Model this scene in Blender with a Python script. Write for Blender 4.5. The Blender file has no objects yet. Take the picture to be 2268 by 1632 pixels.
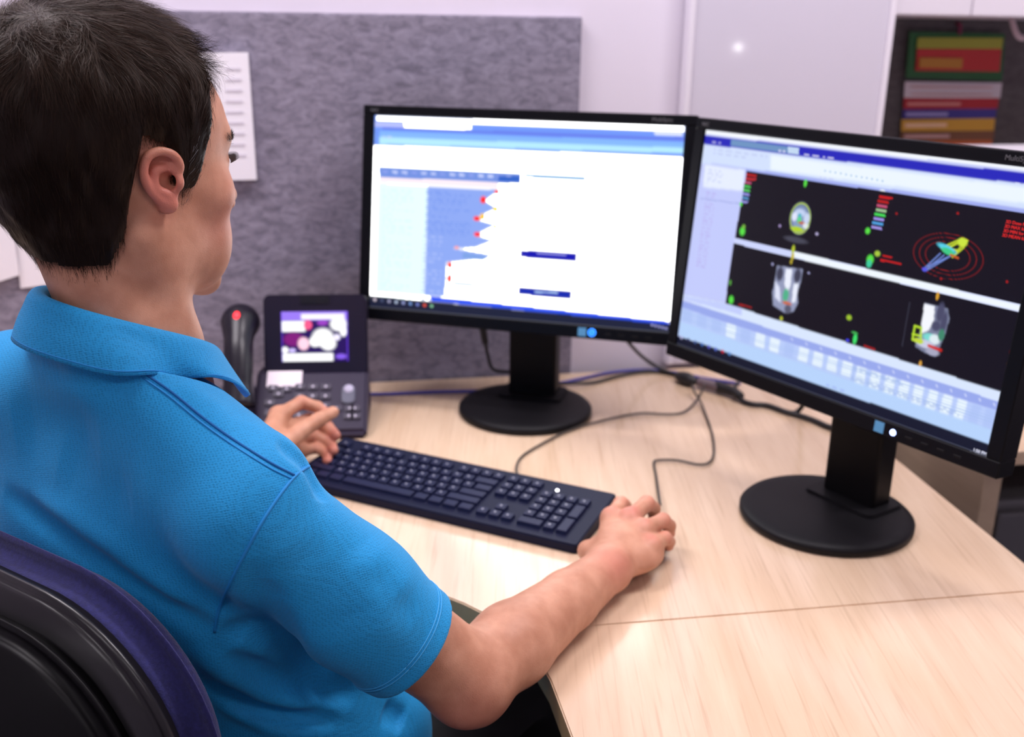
import bpy, bmesh, math, random
import numpy as np
from mathutils import Vector, Matrix
random.seed(7); rng = np.random.default_rng(11)
sc = bpy.context.scene
D = 0.73                                   # height of the desk top above the floor
PITCH, ROLL, CAMH, FPX = 0.321, 0.013, 0.633, 2242.5

# ---------------------------------------------------------------- camera
fw = Vector((0, math.cos(PITCH), -math.sin(PITCH)))
rt0 = Vector((1, 0, 0)); up0 = rt0.cross(fw)
rt = rt0*math.cos(ROLL) + up0*math.sin(ROLL); up = rt.cross(fw)
cd = bpy.data.cameras.new('camera'); cam = bpy.data.objects.new('camera', cd); sc.collection.objects.link(cam)
cam.matrix_world = Matrix(((rt.x, up.x, -fw.x, 0), (rt.y, up.y, -fw.y, 0), (rt.z, up.z, -fw.z, D+CAMH), (0, 0, 0, 1)))
cd.sensor_width = 36; cd.sensor_fit = 'HORIZONTAL'; cd.lens = 36*FPX/2268; cd.clip_start = .05
cd.dof.use_dof = True; cd.dof.focus_distance = 0.86; cd.dof.aperture_fstop = 5.0
sc.camera = cam
# ---------------------------------------------------------------- exposure, world, lights
sc.view_settings.view_transform = 'Standard'; sc.view_settings.look = 'None'
sc.view_settings.exposure = 0.0; sc.view_settings.gamma = 1; sc.view_settings.use_curve_mapping = False
w = bpy.data.worlds.new('world'); sc.world = w; w.use_nodes = True
w.node_tree.nodes['Background'].inputs[0].default_value = (.75, .72, .85, 1)
w.node_tree.nodes['Background'].inputs[1].default_value = 0.10
CEIL = 2.75
def area(name, loc, sx, sy, power, col=(1, .95, 1), rot=(0, 0, 0)):
    l = bpy.data.lights.new(name, 'AREA'); l.shape = 'RECTANGLE'; l.size = sx; l.size_y = sy
    l.energy = power; l.color = col
    o = bpy.data.objects.new(name, l); o.location = loc; o.rotation_euler = rot; sc.collection.objects.link(o)
    return o
LIGHTS = [(-0.9, 1.15, 27), (0.9, 1.3, 31), (-0.9, -0.9, 9), (1.0, -0.9, 9), (0.6, 2.9, 26)]
for i, (x, y, p) in enumerate(LIGHTS):
    area('ceiling_lamp', (x, y, CEIL-.035), 1.1, .25, p, (1, .93, .98))

# ---------------------------------------------------------------- helpers
def px_dir(p):
    return (fw + rt*((p[0]-1134)/FPX) - up*((p[1]-816)/FPX))
CO = Vector((0, 0, D+CAMH))
def on_z(p, z):                            # point at height z (above the desk) seen along a sight line
    d = px_dir(p); t = (D+z-CO.z)/d.z; return CO+d*t
def on_plane(p, q, n):
    d = px_dir(p); t = (q-CO).dot(n)/d.dot(n); return CO+d*t
def at_depth(p, t): return CO+px_dir(p)*t

MATS = {}
def mat(name, col, rough=.5, metal=0, bump=None, spec=.5, emis=None, vary=None, coat=0):
    if name in MATS: return MATS[name]
    m = bpy.data.materials.new(name); m.use_nodes = True; nt = m.node_tree; b = nt.nodes['Principled BSDF']
    b.inputs['Base Color'].default_value = (*col, 1); b.inputs['Roughness'].default_value = rough
    b.inputs['Metallic'].default_value = metal; b.inputs['Specular IOR Level'].default_value = spec
    b.inputs['Coat Weight'].default_value = coat
    if emis:
        b.inputs['Emission Color'].default_value = (*emis[0], 1); b.inputs['Emission Strength'].default_value = emis[1]
    tc = nt.nodes.new('ShaderNodeTexCoord')
    if vary:                                # (scale, amount)
        n = nt.nodes.new('ShaderNodeTexNoise'); n.inputs['Scale'].default_value = vary[0]; n.inputs['Detail'].default_value = 5
        nt.links.new(tc.outputs['Object'], n.inputs['Vector'])
        r = nt.nodes.new('ShaderNodeValToRGB')
        r.color_ramp.elements[0].position = .3; r.color_ramp.elements[1].position = .7
        r.color_ramp.elements[0].color = (*[c*(1-vary[1]) for c in col], 1)
        r.color_ramp.elements[1].color = (*[min(1, c*(1+vary[1])) for c in col], 1)
        nt.links.new(n.outputs['Fac'], r.inputs['Fac']); nt.links.new(r.outputs['Color'], b.inputs['Base Color'])
    if bump:                                # (scale, strength, distance)
        n = nt.nodes.new('ShaderNodeTexNoise'); n.inputs['Scale'].default_value = bump[0]; n.inputs['Detail'].default_value = 3
        nt.links.new(tc.outputs['Object'], n.inputs['Vector'])
        bp = nt.nodes.new('ShaderNodeBump'); bp.inputs['Strength'].default_value = bump[1]; bp.inputs['Distance'].default_value = bump[2]
        nt.links.new(n.outputs['Fac'], bp.inputs['Height']); nt.links.new(bp.outputs['Normal'], b.inputs['Normal'])
    MATS[name] = m; return m

def link(name, me, m=None, parent=None, smooth=False, **props):
    o = bpy.data.objects.new(name, me); sc.collection.objects.link(o)
    if m is not None and not me.materials: me.materials.append(m)
    if smooth: me.shade_smooth()
    if parent: o.parent = parent
    for k, v in props.items(): o[k] = v
    return o
def thing(name, label, cat, loc=(0, 0, 0), M=None, group=None):
    o = bpy.data.objects.new(name, None); sc.collection.objects.link(o); o.empty_display_size = .05
    if M is not None: o.matrix_world = M
    else: o.location = loc
    o['label'] = label; o['category'] = cat
    if group: o['group'] = group
    return o
def mesh_np(name, v, f, n=4):
    me = bpy.data.meshes.new(name); v = np.asarray(v, np.float32); f = np.asarray(f, np.int32)
    me.vertices.add(len(v)); me.vertices.foreach_set('co', v.ravel())
    me.loops.add(f.size); me.loops.foreach_set('vertex_index', f.ravel())
    me.polygons.add(len(f)); me.polygons.foreach_set('loop_start', np.arange(0, f.size, n, dtype=np.int32))
    me.update(calc_edges=True); me.validate(); return me
def box_me(x0, x1, y0, y1, z0, z1, bev=.002, seg=2, M=None, taper=None):
    bm = bmesh.new(); bmesh.ops.create_cube(bm, size=1)
    for v in bm.verts:
        c = v.co
        v.co = ((x0+x1)/2+c.x*(x1-x0), (y0+y1)/2+c.y*(y1-y0), (z0+z1)/2+c.z*(z1-z0))
        if taper and c.z > 0: v.co.x = (x0+x1)/2+(v.co.x-(x0+x1)/2)*taper; v.co.y = (y0+y1)/2+(v.co.y-(y0+y1)/2)*taper
    if bev: bmesh.ops.bevel(bm, geom=bm.edges[:], offset=bev, segments=seg, affect='EDGES', profile=.6)
    if M is not None: bm.transform(M)
    me = bpy.data.meshes.new('box'); bm.to_mesh(me); bm.free(); return me
def box(name, m, x0, x1, y0, y1, z0, z1, parent=None, bev=.002, M=None, seg=2, **props):
    return link(name, box_me(x0, x1, y0, y1, z0, z1, bev, seg, M), m, parent, smooth=False, **props)
def prism_me(pts, z0, z1, bev=.002, M=None, seg=2):
    bm = bmesh.new(); a = [bm.verts.new((x, y, z0)) for x, y in pts]; f = bm.faces.new(a)
    r = bmesh.ops.extrude_face_region(bm, geom=[f])
    bmesh.ops.translate(bm, verts=[e for e in r['geom'] if isinstance(e, bmesh.types.BMVert)], vec=(0, 0, z1-z0))
    bmesh.ops.recalc_face_normals(bm, faces=bm.faces[:])
    if bev: bmesh.ops.bevel(bm, geom=[e for e in bm.edges if e.is_manifold and e.calc_face_angle(0) > .5], offset=bev, segments=seg, affect='EDGES')
    if M is not None: bm.transform(M)
    me = bpy.data.meshes.new('prism'); bm.to_mesh(me); bm.free(); return me
def rrect(x0, x1, y0, y1, r, n=5):
    p = []
    for cx, cy, a in ((x1-r, y1-r, 0), (x0+r, y1-r, 90), (x0+r, y0+r, 180), (x1-r, y0+r, 270)):
        for i in range(n+1):
            t = math.radians(a+90*i/n); p.append((cx+r*math.cos(t), cy+r*math.sin(t)))
    return p
def lathe_me(prof, seg=64, M=None):
    v = []; f = []
    for i in range(seg):
        a = 2*math.pi*i/seg
        for r, z in prof: v.append((r*math.cos(a), r*math.sin(a), z))
    n = len(prof)
    for i in range(seg):
        j = (i+1) % seg
        for k in range(n-1): f.append((i*n+k, j*n+k, j*n+k+1, i*n+k+1))
    me = mesh_np('lathe', v, f)
    bm = bmesh.new(); bm.from_mesh(me); bmesh.ops.remove_doubles(bm, verts=bm.verts[:], dist=1e-6)
    bmesh.ops.recalc_face_normals(bm, faces=bm.faces[:])
    if M is not None: bm.transform(M)
    bm.to_mesh(me); bm.free(); me.shade_smooth(); return me
def smooth_pts(pts, n=8):
    P = [Vector(p) for p in pts]; P = [P[0]*2-P[1]]+P+[P[-1]*2-P[-2]]; out = []
    for i in range(1, len(P)-2):
        a, b, c, d = P[i-1:i+3]
        for k in range(n):
            t = k/n
            out.append(.5*((2*b)+(c-a)*t+(2*a-5*b+4*c-d)*t*t+(3*b-a-3*c+d)*t**3))
    out.append(P[-2]); return out
def tube_me(pts, r, seg=8, n=8, raw=False):
    P = [Vector(p) for p in pts] if raw else smooth_pts(pts, n); v = []; f = []; u = None
    R = r if callable(r) else (lambda t: r)
    for i, p in enumerate(P):
        t = (P[min(i+1, len(P)-1)]-P[max(i-1, 0)]).normalized()
        if u is None: u = t.orthogonal().normalized()
        u = (u-t*u.dot(t)).normalized(); b = t.cross(u); rr = R(i/(len(P)-1))
        for k in range(seg):
            a = 2*math.pi*k/seg; v.append(p+u*(rr*math.cos(a))+b*(rr*math.sin(a)))
    for i in range(len(P)-1):
        for k in range(seg):
            j = (k+1) % seg; f.append((i*seg+k, i*seg+j, (i+1)*seg+j, (i+1)*seg+k))
    me = bpy.data.meshes.new('tube')
    me.from_pydata(v, [], f+[tuple(range(seg))[::-1], tuple((len(P)-1)*seg+k for k in range(seg))])
    me.shade_smooth(); return me
def text_me(s, size, depth=.0004):
    c = bpy.data.curves.new('lettering', 'FONT'); c.body = s; c.size = size; c.extrude = depth
    o = bpy.data.objects.new('tmp', c); sc.collection.objects.link(o)
    dg = bpy.context.evaluated_depsgraph_get(); me = bpy.data.meshes.new_from_object(o.evaluated_get(dg))
    bpy.data.objects.remove(o); return me
def frame(origin, x, y):                    # matrix with x, y axes given; z = x cross y
    x = Vector(x).normalized(); y = Vector(y).normalized(); z = x.cross(y)
    return Matrix(((x.x, y.x, z.x, origin[0]), (x.y, y.y, z.y, origin[1]), (x.z, y.z, z.z, origin[2]), (0, 0, 0, 1)))

# ---------------------------------------------------------------- materials
def wood(name, c1, c2, ang, rough=.3):
    m = bpy.data.materials.new(name); m.use_nodes = True; nt = m.node_tree; b = nt.nodes['Principled BSDF']; L = nt.links.new
    tc = nt.nodes.new('ShaderNodeTexCoord'); mp = nt.nodes.new('ShaderNodeMapping')
    mp.inputs['Rotation'].default_value = (0, 0, ang); mp.inputs['Scale'].default_value = (26, 2.2, 26)
    L(tc.outputs['Object'], mp.inputs['Vector'])
    n = nt.nodes.new('ShaderNodeTexNoise'); n.inputs['Scale'].default_value = 1; n.inputs['Detail'].default_value = 6; n.inputs['Roughness'].default_value = .6
    n.inputs['Distortion'].default_value = .4
    L(mp.outputs[0], n.inputs['Vector'])
    mp2 = nt.nodes.new('ShaderNodeMapping'); mp2.inputs['Rotation'].default_value = (0, 0, ang); mp2.inputs['Scale'].default_value = (260, 7, 260)
    L(tc.outputs['Object'], mp2.inputs['Vector'])
    n2 = nt.nodes.new('ShaderNodeTexNoise'); n2.inputs['Scale'].default_value = 1; n2.inputs['Detail'].default_value = 3; L(mp2.outputs[0], n2.inputs['Vector'])
    r = nt.nodes.new('ShaderNodeValToRGB'); r.color_ramp.elements[0].position = .32; r.color_ramp.elements[1].position = .68
    r.color_ramp.elements[0].color = (*c2, 1); r.color_ramp.elements[1].color = (*c1, 1)
    L(n.outputs['Fac'], r.inputs['Fac'])
    r2 = nt.nodes.new('ShaderNodeValToRGB'); r2.color_ramp.elements[0].position = .28; r2.color_ramp.elements[1].position = .45
    r2.color_ramp.elements[0].color = (.82, .78, .75, 1); r2.color_ramp.elements[1].color = (1, 1, 1, 1); L(n2.outputs['Fac'], r2.inputs['Fac'])
    mx = nt.nodes.new('ShaderNodeMix'); mx.data_type = 'RGBA'; mx.blend_type = 'MULTIPLY'; mx.inputs[0].default_value = .8
    L(r.outputs['Color'], mx.inputs[6]); L(r2.outputs['Color'], mx.inputs[7]); L(mx.outputs[2], b.inputs['Base Color'])
    b.inputs['Roughness'].default_value = rough; b.inputs['Specular IOR Level'].default_value = .55
    b.inputs['Coat Weight'].default_value = .45 if rough < .3 else 0; b.inputs['Coat Roughness'].default_value = .13
    MATS[name] = m; return m
YAW = math.radians(10.5)
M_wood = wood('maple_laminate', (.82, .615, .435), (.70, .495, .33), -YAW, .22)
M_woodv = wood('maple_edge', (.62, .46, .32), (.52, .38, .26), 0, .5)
M_black = mat('black_plastic', (.0025, .0022, .003), .45, spec=.16)
M_bezel = mat('monitor_plastic', (.0018, .002, .004), .42, spec=.16)
M_stand = mat('stand_plastic', (.005, .0045, .006), .5, spec=.22)
M_wallw = mat('painted_wall', (.80, .74, .84), .8, bump=(140, .12, .001))
M_white = mat('white_panel', (.70, .66, .76), .35, coat=.5)
M_white.node_tree.nodes['Principled BSDF'].inputs['Coat Roughness'].default_value = .06
M_trimw = mat('white_trim', (.85, .80, .88), .5)
M_cable = mat('black_cable', (.015, .014, .016), .5)
M_greyc = mat('dark_grey_cable', (.05, .042, .035), .5)
M_bluec = mat('blue_cable', (.05, .05, .35), .45)

def felt(name, c1, c2):
    m = bpy.data.materials.new(name); m.use_nodes = True; nt = m.node_tree; b = nt.nodes['Principled BSDF']; L = nt.links.new
    tc = nt.nodes.new('ShaderNodeTexCoord'); mp = nt.nodes.new('ShaderNodeMapping'); mp.inputs['Scale'].default_value = (38, 60, 75)
    L(tc.outputs['Object'], mp.inputs['Vector'])
    n = nt.nodes.new('ShaderNodeTexNoise'); n.inputs['Scale'].default_value = 1; n.inputs['Detail'].default_value = 7; n.inputs['Roughness'].default_value = .72; n.inputs['Distortion'].default_value = .8
    L(mp.outputs[0], n.inputs['Vector'])
    r = nt.nodes.new('ShaderNodeValToRGB'); r.color_ramp.elements[0].position = .36; r.color_ramp.elements[1].position = .66
    r.color_ramp.elements[0].color = (*c1, 1); r.color_ramp.elements[1].color = (*c2, 1)
    L(n.outputs['Fac'], r.inputs['Fac']); L(r.outputs['Color'], b.inputs['Base Color'])
    bp = nt.nodes.new('ShaderNodeBump'); bp.inputs['Strength'].default_value = .3; bp.inputs['Distance'].default_value = .002
    L(n.outputs['Fac'], bp.inputs['Height']); L(bp.outputs['Normal'], b.inputs['Normal'])
    b.inputs['Roughness'].default_value = .95; b.inputs['Specular IOR Level'].default_value = .1
    return m
M_felt = felt('grey_felt', (.17, .155, .205), (.36, .33, .42))
M_felt2 = felt('shaded_grey_felt', (.10, .09, .095), (.16, .145, .15))  # felt colour carries the shade under the cupboard

# ---------------------------------------------------------------- room
e1 = Vector((math.cos(YAW), math.sin(YAW), 0)); e2 = Vector((-math.sin(YAW), math.cos(YAW), 0)); ez = Vector((0, 0, 1))
W0 = Vector((0.06, 1.893, 0)); MW = frame(W0, e1, e2)       # wall frame: x along the wall, y into the wall, z up
def wl(p, dy=0):                                            # wall-frame coordinates (x, z) of a sight line on the plane y = dy
    q = on_plane(p, W0+e2*dy, e2); return ((q-W0).dot(e1), q.z)
box('floor', mat('carpet', (.018, .018, .022), .95, bump=(400, .5, .003), vary=(60, .3)), -2.6, 3.2, -2.6, 4.2, -.05, 0, bev=0, kind='structure')
box('ceiling', mat('ceiling_tiles', (.75, .72, .78), .9, bump=(90, .3, .002)), -2.6, 3.2, -2.6, 4.2, CEIL, CEIL+.05, bev=0, kind='structure')
xe = wl((1945, 200))[0]
o = box('wall_back', M_wallw, -3.2, xe-.03, 0, .10, 0, CEIL, bev=0, kind='structure'); o.matrix_world = MW
o = box('wall_far', M_wallw, xe-.2, 3.3, .46, .56, 0, CEIL, bev=0, kind='structure'); o.matrix_world = MW
box('wall_left', M_wallw, -2.7, -2.6, -2.6, 4.2, 0, CEIL, bev=0, kind='structure')
box('wall_right', M_wallw, 3.2, 3.3, -2.6, 4.2, 0, CEIL, bev=0, kind='structure')
box('wall_front', M_wallw, -2.7, 3.3, -2.7, -2.6, 0, CEIL, bev=0, kind='structure')
M_lamp = mat('lamp_diffuser', (.9, .9, .9), .5, emis=((1, .96, 1), 2.5))
for i, (x, y, p) in enumerate(LIGHTS):
    t = thing('ceiling_light', 'recessed rectangular ceiling light panel above the office', 'light', (x, y, CEIL), group='ceiling light panels outside the view')
    box('light_frame', M_trimw, -.58, .58, -.16, .16, -.02, 0, t, .004)
    box('diffuser', M_lamp, -.55, .55, -.13, .13, -.026, -.018, t, .002)
    t['label'] = 'recessed rectangular ceiling light panel above the office'
# pinboard
x1, zt = wl((1290, 37), -.015)
zb = D-.03
t = thing('pinboard', 'large mottled grey felt pinboard on the wall behind the phone', 'pinboard', M=MW)
box('felt_panel', M_felt, -2.2, x1, -.016, 0, zb+.0, zt, t, .004)
# smooth wall panel with light edge strips
xa = wl((1524, 100))[0]; 
t = thing('whiteboard', 'glossy pale grey whiteboard panel behind the right monitor', 'whiteboard', M=MW)
box('board_face', M_white, xa, xe-.012, -.028, -.002, D+.01, 2.3, t, .003)
box('edge_strip', M_trimw, xa-.012, xa, -.032, -.002, D+.01, 2.3, t, .003)
box('edge_strip', M_trimw, xe-.012, xe, -.032, .02, D+.01, 2.3, t, .003)
hit = on_plane((1635, 105), W0-e2*.028, e2); dv_ = (hit-CO).normalized(); rf = dv_-e2*(2*dv_.dot(e2))  # unseen spot added behind the camera, mirrored to put a glint on the board
sl_ = bpy.data.lights.new('glint_spot', 'SPOT'); sl_.energy = .45; sl_.shadow_soft_size = .012; sl_.spot_size = math.radians(24); sl_.spot_blend = .6
so_l = bpy.data.objects.new('glint_spot', sl_); so_l.location = hit+rf*2.3; so_l.rotation_euler = (-rf).to_track_quat('-Z', 'Y').to_euler(); sc.collection.objects.link(so_l)
# far pinboard
yb = .45
o = box('wall_far_pinboard', M_felt2, xe-.05, 2.6, yb-.015, yb, D+.05, wl((2100, 20), yb)[1]+.12, bev=.003); o.matrix_world = MW
o.name = 'pinboard'; o['label'] = 'shaded grey felt pinboard in the recess behind the colourful chart'; o['category'] = 'pinboard'
# overhead cupboard
cz = wl((2000, 33), .08)[1]; cx0 = wl((1966, 10), .08)[0]; cxm = wl((2155, 10), .08)[0]
t = thing('overhead_cupboard', 'white overhead cupboard mounted above the dark pinboard', 'cupboard', M=MW)
box('carcass', M_trimw, cx0, cx0+1.3, .10, yb-.016, cz, cz+.42, t, .003)
box('door', M_trimw, cx0, cxm-.0015, .08, .099, cz, cz+.42, t, .003)
box('door', M_trimw, cxm+.0015, cx0+1.3, .08, .099, cz, cz+.42, t, .003)
# papers on the pinboard
def sheet(corners, label, dy=-.018, th=.0015, grp=None, cat='paper', name='paper', m=None):
    q = [wl(c, dy) for c in corners]; bm = bmesh.new()
    a = [bm.verts.new((x, dy, z)) for x, z in q]; f = bm.faces.new(a)
    r = bmesh.ops.extrude_face_region(bm, geom=[f]); bmesh.ops.translate(bm, verts=[e for e in r['geom'] if isinstance(e, bmesh.types.BMVert)], vec=(0, -th, 0))
    bmesh.ops.recalc_face_normals(bm, faces=bm.faces[:]); me = bpy.data.meshes.new('sheet'); bm.to_mesh(me); bm.free()
    o = link(name, me, m or M_paper); o.matrix_world = MW; o['label'] = label; o['category'] = cat
    return o
M_paper = mat('white_paper', (.93, .90, .96), .7)
M_ink = mat('faint_ink', (.72, .68, .76), .8)
pp = sheet(((330, 118), (550, 116), (569, 396), (330, 400)), "white printed sheet pinned beside the man's forehead", th=.012)
for k in range(9):
    zz = 150+k*24
    q0 = wl((500, zz), -.0305); q1 = wl((533+k*1.5, zz), -.0305)
    b = box('print_line', M_ink, q0[0], q1[0], -.0309, -.0302, q0[1]-.004, q1[1], bev=0); b.parent = pp
sheet(((-155, 420), (12, 365), (43, 609), (-140, 668)), "white sheet pinned at the left edge behind the man's nape", dy=-.024)
sheet(((24, 420), (150, 410), (175, 622), (46, 638)), "white sheet hanging lower, touching the shirt collar's left side", dy=-.018)

# colourful chart in the recess
MC = {'g': (.012, .09, .022), 'y': (.30, .30, .03), 'r': (.42, .02, .02), 'w': (.52, .46, .50), 'r2': (.35, .012, .02), 'b': (.04, .03, .22), 'o': (.55, .30, .03), 'br': (.17, .07, .03), 'or': (.45, .10, .02), 'p': (.42, .18, .02), 'lr': (.55, .20, .18), 'lb': (.28, .25, .5), 'lo': (.75, .5, .3), 'lbr': (.5, .3, .28), 'yy': (.5, .30, .03)}
MC = {k: tuple(min(1, c*1.35) for c in v) for k, v in MC.items()}
chart = thing('wall_chart', 'colourful flip chart of banded cards on the dark pinboard', 'chart', M=MW)
dyc = yb-.016
def cc(nm, a, b, c, d, col, layer):
    q = [wl(p, dyc) for p in (a, b, c, d)]; y0 = dyc-.004*layer
    bm = bmesh.new(); vs = [bm.verts.new((x, y0, z)) for x, z in q]; f = bm.faces.new(vs)
    r = bmesh.ops.extrude_face_region(bm, geom=[f]); bmesh.ops.translate(bm, verts=[e for e in r['geom'] if isinstance(e, bmesh.types.BMVert)], vec=(0, -.003, 0))
    bmesh.ops.recalc_face_normals(bm, faces=bm.faces[:]); me = bpy.data.meshes.new(nm); bm.to_mesh(me); bm.free()
    return link(nm, me, mat('card_'+col, MC[col], .5), chart)
cc('card', (2008, 70), (2217, 75), (2211, 178), (1999, 172), 'g', 3)
cc('colour_band', (2024, 83), (2211, 84), (2208, 108), (2021, 107), 'y', 4)
cc('colour_band', (2022, 108), (2207, 108), (2203, 158), (2018, 156), 'r', 4)
cc('print_block', (2026, 127), (2120, 129), (2118, 151), (2024, 149), 'p', 5)
cc('card', (1999, 180), (2213, 183), (2209, 217), (1997, 216), 'w', 2)
for k in range(3): cc('print_line', (2012, 190+k*8), (2190, 191+k*8), (2190, 194+k*8), (2012, 193+k*8), 'lb' if 0 else 'lbr', 3) if k != 1 else None
cc('card', (1997, 217), (2206, 216), (2203, 240), (1996, 241), 'r2', 2)
cc('print_line', (2003, 226), (2120, 226), (2119, 233), (2002, 233), 'lr', 3)
cc('card', (1996, 242), (2202, 240), (2198, 261), (1994, 262), 'b', 2)
cc('print_line', (2000, 248), (2092, 248), (2091, 256), (1999, 256), 'lb', 3)
cc('card', (1992, 264), (2198, 261), (2195, 288), (1991, 290), 'o', 2)
cc('print_line', (1998, 272), (2090, 271), (2089, 280), (1997, 281), 'lo', 3)
cc('card', (1991, 292), (2197, 288), (2194, 309), (1989, 310), 'br', 2)
cc('print_line', (1997, 297), (2096, 296), (2095, 304), (1996, 305), 'lbr', 3)
cc('card', (1990, 311), (2192, 309), (2189, 345), (1988, 350), 'or', 2)
q = wl((2118, 60), dyc)
hk = link('hook', tube_me([(q[0], dyc, q[1]+.008), (q[0], dyc-.014, q[1]+.004), (q[0], dyc-.016, q[1]-.016)], .0045), mat('red_hook', (.25, .03, .08), .4), chart)
# small pale items at the upper right
q = wl((2215, 40), .25); q = (q[0]+.022, q[1]-.022)
o = link('headset', tube_me([(q[0]-.02, .22, q[1]+.03), (q[0]-.012, .2, q[1]-.01), (q[0]+.012, .2, q[1]-.018), (q[0]+.06, .2, q[1]+.012), (q[0]+.09, .2, q[1]+.03)], .006), mat('pale_pink_plastic', (.65, .5, .52), .4)); o.matrix_world = MW
o['label'] = 'pale loop of cable hanging just under the overhead cupboard'; o['category'] = 'cable'; o.name = 'hanging_cable'
# ---------------------------------------------------------------- desk
desk = thing('corner_desk', 'pale maple L-shaped corner desk carrying both monitors', 'desk', (0, 0, 0))
def L2(x, y): v = W0+e1*x+e2*y; return (v.x, v.y)
backR = L2(.555, -.002); 
rEdge = lambda s: (Vector(L2(.50, -.41))-e2.to_2d()*(s)) 
s1 = on_z((2268, 1310), 0); s0 = on_z((1320, 1385), 0)
dr = Vector((.64, 1.32)); rd = (Vector((.655, 1.149))-Vector((.624, 1.488))).normalized()
rd = Vector((math.sin(YAW)*.75, -math.cos(YAW))).normalized()
def redge(y): t = (y-1.149)/rd.y; return (.655+rd.x*t, y)
seam = lambda x: s0.y+(s1.y-s0.y)*(x-s0.x)/(s1.x-s0.x)
xr = redge(seam(.66)); xr = (xr[0], seam(xr[0]))
inner = [(-.09, 1.059), (-.053, 1.034), (-.016, 1.002), (.012, .968), (.030, .930), (.0435, .889)]
inner_up = [L2(-1.5, -.68), L2(-.75, -.68), (-.40, 1.165), (-.22, 1.115)]
# intersection of seam with the inner edge near (.018,.975)
sx = .014; sy = seam(sx)
backs = L2(-1.5, -.02), L2(.57, -.02)
rb = redge(2.0); 
TH = .030
top1 = [p for p in inner_up]+[p for p in inner if p[1] > sy+.004]+[(sx, sy+.0003), (xr[0], xr[1]+.0003), redge(1.95), (backs[1][0]-.02, redge(1.95)[1]+.02), backs[0]]
M_edge = mat('desk_edge_band', (.42, .29, .13), .5)
def top_board(pts):
    me = prism_me(pts, D-TH, D, .0015); me.materials.append(M_wood); me.materials.append(M_edge)
    for p_ in me.polygons: p_.material_index = 0 if p_.normal.z > .5 or abs(p_.center.y-seam(p_.center.x)) < .006 else 1
    link('worktop', me, None, desk)
top_board(top1[::-1])
top2 = [(sx+.001, sy-.0003)]+[p for p in inner if p[1] < sy-.004]+[(.061, .80), (.16, .25), (redge(.25)), (xr[0], xr[1]-.0003)]
top_board(top2[::-1])
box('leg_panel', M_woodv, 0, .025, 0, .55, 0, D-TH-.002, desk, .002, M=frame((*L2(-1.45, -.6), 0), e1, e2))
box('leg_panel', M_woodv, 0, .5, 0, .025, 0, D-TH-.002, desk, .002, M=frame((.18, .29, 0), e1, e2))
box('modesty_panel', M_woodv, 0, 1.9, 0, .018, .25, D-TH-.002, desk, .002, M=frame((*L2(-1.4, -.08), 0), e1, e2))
# neighbouring desk at right
yq = on_z((2250, 1000), 0)
def nd(x, y): return yq+e1*x+e2*y
nb = thing('side_desk', 'pale wooden side desk standing beyond the right monitor', 'desk', M=frame((yq.x, yq.y, 0), e1, e2))
box('worktop', M_wood, -.045, 1.3, 0, .66, D-.025, D, nb, .002)
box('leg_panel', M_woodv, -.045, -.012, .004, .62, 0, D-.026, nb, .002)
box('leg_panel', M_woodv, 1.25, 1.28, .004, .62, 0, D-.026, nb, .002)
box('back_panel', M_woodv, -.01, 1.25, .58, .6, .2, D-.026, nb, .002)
pc = thing('desk_pedestal', 'grey drawer pedestal in the dark space under the side desk', 'pedestal', M=frame(nd(.03, .06)-ez*D, e1, e2))
gm = mat('grey_plastic', (.16, .155, .165), .5)
box('body', gm, 0, .40, .02, .5, .02, .60, pc, .008)
for k in range(3): box('drawer', gm, .008, .392, .0, .019, .04+k*.185, .215+k*.185, pc, .006)
for k in range(3): box('handle', M_stand, .12, .28, -.012, -.001, .17+k*.185, .18+k*.185, pc, .002)
bx = thing('document_tray', 'white paper tray top just showing above the right monitor', 'tray', M=frame(nd(.12, .48), e1, e2))
xt_ = (on_plane((2178, 335), nd(.12, .48), e2)-nd(.12,.48)).dot(e1)
zt_ = on_plane((2230, 338), nd(.12, .48), e2).z-D
box('shelf', M_trimw, xt_, .9, 0, .15, zt_-.02, zt_, bx, .003)
box('shelf', M_trimw, xt_, .9, 0, .15, zt_-.20, zt_-.18, bx, .003)
box('side', M_trimw, xt_, xt_+.01, 0, .15, 0, zt_-.021, bx, .002)
box('side', M_trimw, .89, .9, 0, .15, 0, zt_-.021, bx, .002)
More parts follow.
